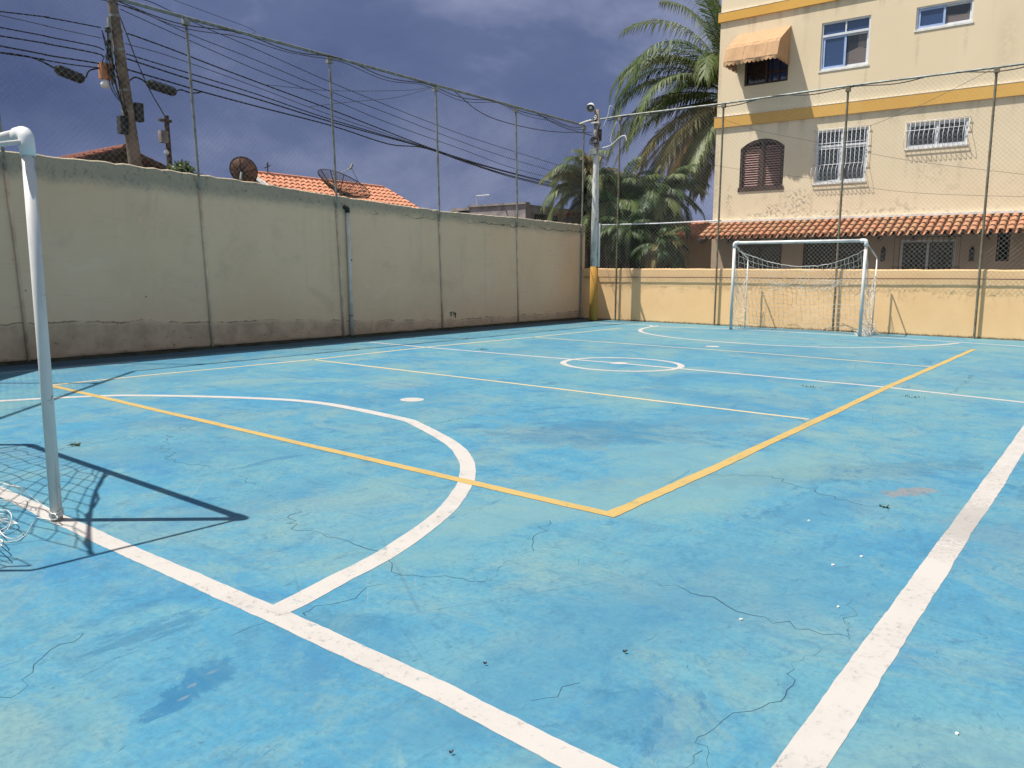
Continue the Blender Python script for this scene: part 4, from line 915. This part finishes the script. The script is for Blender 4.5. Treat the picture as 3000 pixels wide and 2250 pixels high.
# fan palm with broad green leaf
c = on_y(1798, 575, 12.3); fp = thing('fan_palm', 'bright green fan leaves standing up behind the whitewashed pole', 'palm tree', (c.x, 12.3, -.08))
trunk(fp, [(0, 0, 0), (.05, 0, c.z*.5), (0, 0, c.z-.5)], (.08, .05)); m_ = MB(); rr = random.Random(61)
for (a, e, L_, R) in ((0, 85, .55, .5), (40, 55, .7, .48), (-60, 50, .7, .48), (120, 60, .6, .45), (200, 45, .75, .5), (290, 35, .8, .45), (75, 20, .8, .42), (160, 10, .75, .42), (245, 5, .75, .42)):
    az = LEFT-radians(a); d = Vector((cos(az)*cos(radians(e)), sin(az)*cos(radians(e)), sin(radians(e)))); q = Vector((0, 0, c.z-.5)); tip = q+d*L_
    m_.tube([q, tip], .012, 4, 0, False, .8); s = d.cross(Vector((0.3, .2, 1))).normalized(); up = s.cross(d)
    for k in range(15):
        t = radians(-105+15*k); ld = (d*cos(t)+s*sin(t)-Vector((0, 0, .12))).normalized(); wv = (s*cos(t)-d*sin(t))*.026; pk = up*.015*(1 if k % 2 else -1)
        m_.add([tip, tip+ld*R*.55+wv+pk, tip+ld*R*rr.uniform(.9, 1.05)-Vector((0, 0, .06)), tip+ld*R*.55-wv+pk], [(0, 1, 2, 3)], 0, rr.random())
m_.build('crown', 'leaf_fan', fp)
def shrub(name, label, u, v, Y, rx, rz, n, mats, seed, group=None, onx=None, leaf=.09, cat='shrub', base=-.08):
    c = on_x(u, v, onx) if onx else on_y(u, v, Y); rr = random.Random(seed); o = thing(name, label, cat, (c.x, c.y, base), 0, group)
    t = MB()
    for k in range(5):
        a = rr.uniform(0, 6.28); t.tube([(0, 0, 0), (.2*rx*cos(a), .2*rx*sin(a), (c.z-base)*.5), (.6*rx*cos(a), .6*rx*sin(a), c.z-base+rr.uniform(-.2, .4)*rz)], [.03, .02, .008], 5)
    t.build('stems', 'bark', o)
    m_ = MB()
    cl = [(Vector((rr.gauss(0, .45)*rx, rr.gauss(0, .45)*rx, c.z-base+rr.gauss(0, .42)*rz)), rr.uniform(.25, .5)*rx, rr.random()) for _ in range(14)]
    for k in range(n):
        q, R, tn = rr.choice(cl); d = Vector((rr.gauss(0, 1), rr.gauss(0, 1), rr.gauss(0, 1))).normalized(); p_ = q+d*R*rr.uniform(.4, 1.05)
        a = Vector((rr.gauss(0, 1), rr.gauss(0, 1), rr.gauss(0, .6))).normalized(); bb = a.orthogonal().normalized()*leaf*.28; L_ = leaf*rr.uniform(.7, 1.4)
        m_.add([p_, p_+a*L_*.5+bb, p_+a*L_, p_+a*L_*.5-bb], [(0, 1, 2, 3)], rr.randrange(len(mats)), min(1, max(0, tn+rr.uniform(-.3, .3))))
    m_.build('foliage', mats, o); return o
shrub('garden_shrub', 'dark leafy shrub behind the ochre wall beside the whitewashed pole', 1780, 660, 12.4, 1.0, 1.15, 9000, ['leaf_dark'], 71, leaf=.17)
shrub('garden_shrub', 'dark leafy shrub filling the gap left of the porch', 1880, 670, 13.6, 1.0, 1.0, 8000, ['leaf_dark', 'leaf_dark', 'leaf'], 72, leaf=.17)

# ------------------------------------------------------------------ neighbouring houses
def gable_house(name, label, x0, x1, y0, y1, ze, zr, wallmat, roofmat, over=.35, axis='y', seed=1, rows=8, pitch=.24):
    """ridge along y (axis='y') or along x"""
    cx, cy = (x0+x1)/2, (y0+y1)/2
    o = thing(name, label, 'house', (cx, cy, -.08), 0 if axis == 'x' else pi/2)
    lx, ly = ((x1-x0)/2, (y1-y0)/2) if axis == 'x' else ((y1-y0)/2, (x1-x0)/2)     # local x = ridge direction
    w = MB(); s = (zr-ze)/(ly+over); zw = ze+s*over
    for sy in (-1, 1): w.add([(-lx, sy*ly, 0), (lx, sy*ly, 0), (lx, sy*ly, zw), (-lx, sy*ly, zw)], [(0, 1, 2, 3)])
    for sx in (-1, 1): w.add([(sx*lx, -ly, 0), (sx*lx, ly, 0), (sx*lx, ly, zw), (sx*lx, 0, zr-.03), (sx*lx, -ly, zw)], [(0, 1, 2, 3, 4)])
    w.build('wall', wallmat, o)
    ro = barrel_roof('roof', roofmat, o, -lx-over, lx+over, 0, zr, -ly-over, ze, pitch, rows, seed)
    r2 = barrel_roof('roof', roofmat, o, -lx-over, lx+over, 0, zr, ly+over, ze, pitch, rows, seed+1)
    rc = MB(); n = int((2*lx+2*over)/.4)
    for i in range(n):
        a = -lx-over+i*.4; rc.tube([(a, 0, zr+.03), (a+.43, 0, zr+.045)], [.11, .09], 8, 0, True, RND.random())
    rc.build('ridge_tiles', roofmat, o)
    for sx in (-1, 1):
        f = MB()
        for sy in (-1, 1): f.obox(((lx+over)*sx, sy*(ly+over)/2, (ze+zr)/2-.03), Vector((.02, 0, 0)), Vector((0, sy*(ly+over)/2, -(zr-ze)/2)), Vector((0, 0, .06)))
        f.build('bargeboard', 'white_trim' if roofmat == 'tile2' else 'wood', o)
    return o
h2 = gable_house('house', 'house with bright orange tiled roof beyond the tall wall', -20.7, -15.3, 6.05, 11.65, 3.22+.08, 4.66+.08, 'white_trim', 'tile2', .35, 'y', 81, 9)
h1 = gable_house('house', 'house with dark red gable roof behind the leaning utility pole', -24.0, -16.2, -1.3, 2.0, 4.00+.08, 4.68+.08, 'wood', 'tile_old', .35, 'x', 83, 8)
hs = thing('house', 'unpainted grey block house with flat roof beside the yellowing palm', 'house', (-13.5, 13.6, -.08))
w = MB(); cL, cR = on_y(1376, 616, 11.5), on_y(1540, 598, 11.5)
w.box(-.6, cR.x+13.5, -2.1, 2.5, 0, cR.z+.08); w.box(cL.x+13.5, -.601, -2.1, 2.5, 0, cL.z+.08); w.build('wall', 'concrete_grey', hs)
w = MB(); w.box(cL.x+13.45, cR.x+13.55, -2.16, -1.9, cR.z+.081, cR.z+.15); w.build('parapet_cap', 'concrete_grey', hs)
w = MB(); w.box(cR.x+13.501, cR.x+13.52, -1.6, -.2, 2.2, 3.5); w.build('window', 'dark_room', hs)
w = MB(); w.tube([(.5, -1.9, cL.z+.1), (.5, -1.9, cL.z+.6), (1.1, -1.9, cL.z+.6)], .02, 5); w.build('roof_pipe', 'pvc', hs)
barrel_roof('rear_roof', 'tile_old', hs, cR.x+13.7, cR.x+17, 2.4, 4.0, -.6, 3.45, .24, 7, 85); w = MB(); w.box(cR.x+13.8, cR.x+16.8, .2, 2.5, 0, 3.5); w.build('rear_wall', 'dark_box', hs)
go_ = gable_house('house', 'low ochre house with orange tiles glimpsed between shrubs and porch', -12.5, -5.6, 16.6, 19.6, 2.62+.08, 3.25+.08, 'house_ochre', 'tile2', .3, 'x', 87, 6)

# satellite dishes
def dish(name, label, c, R, aim, dep, spokes, mat='dish', solid=True):
    aim = Vector(aim).normalized(); o = thing(name, label, 'satellite dish', (c.x, c.y, -.08)); zc = c.z+.08
    m_ = MB(); n = 28; rings = 6; a = aim.orthogonal().normalized(); bb = aim.cross(a); C0 = Vector((0, 0, zc))
    def pnt(r, t): return C0+(a*cos(t)+bb*sin(t))*r*R+aim*(dep*r*r-dep*.5)
    if solid:
        for i in range(rings):
            for j in range(n):
                r0, r1 = i/rings, (i+1)/rings; t0, t1 = 2*pi*j/n, 2*pi*(j+1)/n
                m_.add([pnt(r0, t0), pnt(r1, t0), pnt(r1, t1), pnt(r0, t1)], [(0, 1, 2, 3)])
    else:
        for i in range(4, 25): m_.tube([pnt(i/24, 2*pi*j/24) for j in range(25)], .0055, 3, 0, False)
        for j in range(72): m_.tube([pnt(.12, 2*pi*j/72), pnt(.55, 2*pi*j/72), pnt(1, 2*pi*j/72)], .004, 3, 0, False)
    m_.build('reflector', mat, o, solid)
    f = MB(); f.tube([pnt(1, 2*pi*j/n) for j in range(n+1)], .014, 5)
    for j in range(spokes): f.tube([pnt(.08, 2*pi*j/spokes)-aim*.02, pnt(.55, 2*pi*j/spokes)-aim*.02, pnt(1, 2*pi*j/spokes)-aim*.01], .013, 5)
    f.build('rim', 'dark_box', o)
    g = MB(); fp_ = C0+aim*R*.85
    for j in range(3): g.tube([pnt(.95, 2*pi*j/3+.4), fp_], .009, 5)
    g.tube([fp_-aim*.05, fp_+aim*.1], .04, 8); g.build('feed_arm', 'galv', o)
    s = MB(); s.tube([C0-aim*dep*.6, C0-aim*.18-Vector((0, 0, .15)), C0-aim*.2-Vector((0, 0, .5)), Vector((-aim.x*.2, -aim.y*.2, 0))], .035, 8); s.build('mast', 'galv', o); return o
dish('satellite_dish', 'solid rusty satellite dish left of the orange roof', on_x(711, 502, -12.8), .37, (-.45, .62, .35), .16, 8)
dish('satellite_dish', 'open mesh satellite dish in front of the orange roof', on_x(1003, 551, -12.2), .80, (.1, .45, .95), .28, 12, 'dish', False)
b = MB(); q = on_x(784, 512, -18); an = thing('roof_antenna', 'little dark antenna sticking up at the orange ridge', 'antenna', (q.x, q.y, 4.7)); b.tube([(0, 0, 0), (0, .02, .35)], .02, 5); b.build('mast', 'dark_box', an)
b = MB(); b.tube([(0, -.12, .22), (0, .14, .34)], .018, 5); b.tube([(0, .0, .3), (0, .02, .42)], .03, 5); b.build('dipole', 'dark_box', an)

# ------------------------------------------------------------------ utility poles and cables
XP = -12.0
pb, ptp = on_x(399, 500, XP), on_x(326, -20, XP)
dv = (ptp-pb)/(ptp.z-pb.z); foot = pb-dv*(pb.z+.08)
up = thing('utility_pole', 'thick leaning concrete utility pole with boxes and insulators', 'utility pole', (foot.x, foot.y, -.08))
def at_pole(z): return dv*(z+.08)
b = MB(); b.tube([at_pole(-.08), at_pole(3.8), at_pole(7.3), at_pole(9.2)], [.185, .145, .098, .08], 16); b.build('shaft', 'concrete', up, True)
for z_ in (4.9, 5.35, 6.2, 6.9):
    b = MB(); b.tube([at_pole(z_), at_pole(z_+.05)], [.135-.01*(z_-4.9), .134-.01*(z_-4.9)], 14); b.build('steel_band', 'galv', up)
b = MB(); b.box(-.04, .04, -.34, -.28, 5.55, 6.95)
for z_ in (5.7, 6.2, 6.7): b.box(-.03, .03, -.32, -.02, z_, z_+.05)
ra = b.build('insulator_rack', 'galv', up, loc=(at_pole(6.2).x, at_pole(6.2).y+.12, 0))
for z_ in (5.75, 6.05, 6.35, 6.62):
    q = MB(); q.lathe([(0, 0), (.05, 0), (.065, .03), (.04, .05), (.065, .08), (.05, .11), (0, .11)], 10, None, (.02, -.36, z_)); q.build('insulator', 'dark_box', ra, True)
q = at_pole(5.8); b = MB(); b.box(-.06, .10, q.y-.50, q.y-.24, 5.62, 5.95); b.build('orange_box', 'orange_plastic', up)
b = MB(); b.lathe([(0, 0), (.08, .02), (.10, .10), (.03, .2)], 12, None, (.02, q.y-.40, 5.42)); b.build('lamp', 'lamp_white', up, True)
q = at_pole(4.85); b = MB(); b.box(q.x-.05, q.x+.12, q.y+.12, q.y+.30, 4.82, 5.22); b.build('meter_box', 'dark_box', up)
q = at_pole(4.6); b = MB(); b.box(q.x-.05, q.x+.12, q.y-.27, q.y-.10, 4.5, 4.88); b.build('meter_box', 'dark_box', up)
b = MB(); rr = random.Random(77)
for k in range(7):
    y0 = rr.uniform(-.4, -.12); z0 = rr.uniform(5.6, 6.8); b.tube(spline([(.12, at_pole(z0).y+y0, z0), (.16, at_pole(5.5).y-.25+rr.uniform(-.15, .1), 5.5), (.16, at_pole(5).y-.13+rr.uniform(-.06, .03), 5.), (.15, at_pole(4.6).y-.12, rr.uniform(4.5, 4.9))], 5), .011, 5)
for k in range(4): b.tube(spline([(.14, at_pole(6.3).y-.3, 6.2+.15*k), (.2, at_pole(6).y-.5+.08*k, 5.9), (.15, at_pole(5.7).y-.25, 5.7+.05*k)], 5), .010, 5)
b.build('drop_wires', 'black', up)
XW = -14.0
wb, wt = on_x(497, 495, XW), on_x(487, 339, XW)
wp = thing('timber_post', 'short weathered timber pole with small meter boxes beyond the wall', 'utility pole', (wb.x, wb.y, -.08))
b = MB(); b.tube([(0, 0, 0), (0, .01, wb.z), (0, wt.y-wb.y, wt.z+.08)], [.085, .075, .062], 8); b.box(-.05, .05, wt.y-wb.y-.2, wt.y-wb.y+.12, wt.z-.08, wt.z-.02); b.build('shaft', 'wood', wp)
q = on_x(474, 400, XW); b = MB(); b.box(-.02, .14, q.y-wb.y-.09, q.y-wb.y+.10, q.z-.08, q.z+.22); b.build('meter_box', 'concrete_grey', wp)
q = on_x(483, 445, XW); b = MB(); b.lathe([(0, -.06), (.055, -.05), (.06, .03), (.02, .08), (0, .08)], 10, None, (.06, q.y-wb.y+.01, q.z+.06)); b.build('insulator', 'lamp_white', wp, True)
shrub('garden_shrub', 'green bush poking above the tall wall beside the timber pole', 535, 503, 0, .42, .16, 600, ['leaf_dark', 'leaf'], 73, onx=-13.2, leaf=.10)

def c1(x, y): return (x/2.949, y/2.949)
def c2(x, y): return (650+x/2.766, 100+y/2.766)
def c3(x, y): return (1300+x/2.1825, 200+y/2.1825)
GRP = 'overhead cables above the left wall'
def cable(pts, label, r=.014, mat='black', X=XP):
    q = [on_x(u, v, X) for u, v in pts]; b = MB()
    if pts[0][0] < -5: d0 = (q[0]-q[1]).normalized(); q = [q[0]+d0*26+Vector((0, 0, 1.6)), q[0]+d0*10+Vector((0, 0, -.1))]+q   # on to the next pole down the street
    b.tube(spline(q, 6), r, 5)
    tag(b.build('overhead_cable', mat), label, 'cable', GRP)
T_ = on_x(*c1(1030, 90), XP)
cable([c1(1040, 80), c1(1650, 355), c1(2212, 600), c2(870, 520), c2(1350, 720), c2(1936, 930), c3(450, 640), c3(850, 740)], 'thin cable leaving the leaning pole near its top, lowest of the three thin upper lines', .009)
cable([c1(930, 20), c1(1180, 85), c1(1650, 300), c1(2212, 520), c2(880, 465), c2(1340, 640), c2(1936, 870), c3(450, 585), c3(850, 700)], 'middle one of the three thin upper lines right of the leaning pole', .009)
cable([c1(860, -60), c1(1250, 0), c1(1480, 100), c1(1800, 250), c1(2212, 425), c2(870, 385), c2(1210, 525), c2(1700, 720), c3(240, 465), c3(860, 660)], 'topmost of the three thin lines right of the leaning pole', .009)
cable([c1(1090, 290), c1(1150, 305), c1(1480, 425), c1(1800, 550), c1(2212, 705), c2(880, 610), c2(1640, 905), c3(150, 588), c3(450, 672), c3(830, 765)], 'thick black cable at the clamp right of the leaning pole, top of the bundle', .016)
cable([c1(1080, 375), c1(1480, 490), c1(2212, 750), c2(880, 655), c2(1640, 910), c3(150, 592), c3(830, 772)], 'thin slack cable just under the top cable of the lower bundle', .009, 'grey_cable')
cable([c1(1090, 465), c1(1660, 640), c1(2212, 812), c2(880, 690), c2(1640, 915), c3(150, 596), c3(830, 778)], 'black cable in the middle of the lower bundle, leaving beside the upper orange box', .014)
cable([c1(1090, 505), c1(1660, 690), c1(2212, 852), c2(890, 712), c2(1640, 919), c3(150, 600), c3(450, 692), c3(830, 782)], 'black cable just under the middle of the lower bundle, from the bracket', .018)
cable([c1(1100, 600), c1(1560, 735), c1(1720, 785), c1(2212, 917), c2(890, 742), c2(1350, 890), c2(1640, 922), c3(150, 604), c3(450, 700), c3(830, 790)], 'lowest black cable of the bundle, passing over the right splice box', .018)
cable([c1(-60, 92), c1(400, 150), c1(870, 238)], 'topmost cable left of the leaning pole', .013)
cable([c1(-60, 118), c1(400, 225), c1(880, 330)], 'thin faint cable second from top left of the leaning pole', .008, 'grey_cable')
cable([c1(-60, 225), c1(400, 315), c1(800, 395), c1(900, 432)], 'third cable from top left of the leaning pole', .013)
cable([c1(-60, 300), c1(400, 378), c1(830, 460), c1(900, 498)], 'fourth cable from top left of the leaning pole', .015)
cable([c1(-60, 385), c1(400, 475), c1(850, 548), c1(910, 585)], 'fifth cable from top left of the leaning pole', .016)
cable([c1(-60, 448), c1(280, 500), c1(600, 555), c1(870, 588), c1(930, 600)], 'lowest cable left of the leaning pole, above the left splice box', .013)
cable([c1(1030, 130), c1(1100, 310), c1(1180, 520), c1(1290, 770), c1(1425, 1005)], 'steep drop wire from the leaning pole down to the timber pole', .014, 'grey_cable', -12.6)
cable([c2(350, 410), c2(900, 458), c2(1480, 455), c2(1690, 430)], 'faint wire crossing level beneath the fence rail', .006, 'grey_cable', -9.)
cable([c2(700, 590), c2(1050, 548), c2(1400, 515), c2(1690, 440)], 'faint wire rising to the fence post left of the pole', .006, 'grey_cable', -9.)
cable([c1(1500, 0), c1(1800, 110), c1(2212, 275), c2(0, 0)], 'single faint wire high above the left fence rail', .006, 'grey_cable')
cable([c3(60, 140), c3(240, 285), c3(450, 360), c3(700, 405), c3(950, 410)], 'slack wire sagging from the fence rail to the whitewashed pole', .011, 'grey_cable', -7.6)
cable([c3(560, 270), c3(760, 375), c3(950, 430)], 'short wire slanting from the fence rail to the coil on the whitewashed pole', .012, 'grey_cable', -7.)
def splice(a, c, label, pa, pb):
    A, B_ = on_x(*a, XP), on_x(*c, XP); o = thing('splice_box', label, 'cable closure', (A+B_)/2, 0, 'cable splice closures by the leaning pole'); d = (B_-A); L_ = d.length; d.normalize(); h = -d*L_/2
    b = MB(); b.tube([h, h+d*.06, h+d*.1, -h-d*.1, -h-d*.03, -h], [.05, .085, .105, .105, .085, .05], 12); s = d.orthogonal().normalized(); 
    for k in range(6): t = h+d*(L_*(.15+.14*k)); b.tube([t, t+d*.025], .112, 12)
    b.build('body', 'dark_box', o)
    q = MB(); m0 = (A+B_)/2
    for pl in (pa, pb): q.tube(spline([on_x(*p_, XP)-m0 for p_ in pl], 5), .018, 5)
    q.build('tail_cable', 'black', o)
splice(c1(470, 590), c1(725, 690), 'black ribbed splice box hanging left of the leaning pole', [c1(-60, 450), c1(100, 465), c1(280, 498), c1(400, 550), c1(475, 592)], [c1(715, 680), c1(745, 660), c1(770, 610), c1(850, 588)])
splice(c1(1265, 715), c1(1520, 800), 'black ribbed splice box hanging right of the leaning pole', [c1(1120, 695), c1(1160, 668), c1(1210, 680), c1(1270, 718)], [c1(1515, 790), c1(1560, 775), c1(1640, 800), c1(1700, 802), c1(1750, 790)])
# telephone wires across the far fence towards the block
def wire(pts, label, Y, r=.005):
    q = [on_y(u, v, Y) for u, v in pts]; b = MB(); b.tube(spline(q, 5), r, 4); tag(b.build('telephone_wire', 'grey_cable'), label, 'wire', 'thin wires in front of the apartment block')
def c5(x, y): return (x/2.328+2050, y/2.328)
wire([c5(95, 1125), c5(270, 1155), c5(740, 1215), c5(1400, 1310), c5(2300, 1345)], 'lower thin wire across the facade beneath the barred windows', 10.6)
wire([c5(95, 790), c5(400, 890), c5(780, 965), c5(1400, 1090), c5(2300, 1200)], 'upper thin wire sloping across the facade past the barred windows', 10.4)
wire([c5(1160, 860), c5(1500, 720), c5(2000, 470)], 'thin wire rising to the right fence post above the tall barred window', 10.0)

# ------------------------------------------------------------------ small things on the court
CH = 'tiny white chip lying on the blue paint between the yellow line and the right sideline'
for i, (u, v, s) in enumerate([(2370, 1527, .008), (2440, 1657, .011), (2524, 1632, .009), (2170, 1817, .010), (2455, 1780, .007), (2803, 2152, .007)]):
    g = on_ground(u, v); b = MB(); rr = random.Random(100+i); n = 6
    ang = [i_*2*pi/n+rr.uniform(-.3, .3) for i_ in range(n)]; b.prism([(s*cos(a)*rr.uniform(.6, 1), s*sin(a)*rr.uniform(.6, 1), 0) for a in ang], (0, 0, .006))
    tag(b.build('paint_chip', 'white_trim', loc=(g.x, g.y, .0005)), CH, 'chip', 'white chips on the court')
for i, (u, v, s, lb) in enumerate([(1421, 1950, .0065, 'small dark curled leaf on the blue paint left of the other, nearer the goal line'), (1831, 1915, .009, 'small dark curled leaf on the blue paint, the larger one mid court'), (1322, 2212, .007, 'small brown leaf on the blue paint below the white goal line')]):
    g = on_ground(u, v); b = MB(); vs = []; n = 7
    for k in range(n): t = k/(n-1); wd = s*.5*sin(pi*min(.98, max(.03, t))); x = s*2*(t-.5); zz = .003+.012*abs(t-.5); vs += [(x, -wd, zz+.006), (x, 0, zz), (x, wd, zz+.007)]
    b.add(vs, [(3*k+j, 3*k+3+j, 3*k+4+j, 3*k+1+j) for k in range(n-1) for j in range(2)])
    o = b.build('fallen_leaf', 'wood' if i < 2 else 'bark', loc=(g.x, g.y, .001)); o.rotation_euler = (0, 0, YAW+.2*i); tag(o, lb, 'leaf', 'leaves fallen on the court')
def weed(u, v, R, n, label, seed):
    g = on_ground(u, v); b = MB(); rr = random.Random(seed)
    for k in range(n):
        a = rr.uniform(0, 6.28); q = Vector((rr.gauss(0, R*.5), rr.gauss(0, R*.25), 0)); d = Vector((cos(a), sin(a), rr.uniform(.2, 1.))).normalized()*rr.uniform(.012, .035); s = Vector((-sin(a), cos(a), 0))*.006
        b.add([q-s*.4, q+s*.4, q+d*.6+s, q+d, q+d*.6-s], [(0, 1, 2, 3, 4)], 0, rr.random())
    tag(b.build('weed', 'leaf_dark', loc=(g.x, g.y, .001)), label, 'weed', 'weeds in the court cracks')
weed(220, 1304, .07, 40, 'tuft of weed in the crack just right of the near goal post', 1)
weed(2370, 1134, .12, 22, 'sparse weed spot just left of the yellow right line', 2); weed(2670, 1164, .14, 22, 'sparse weed spot just right of the yellow line', 3); weed(1413, 1024, .12, 40, 'dark weed spot on the white centre line left of the circle', 4); weed(2590, 1487, .025, 14, 'small dark weed at the end of a crack near the right sideline', 5)
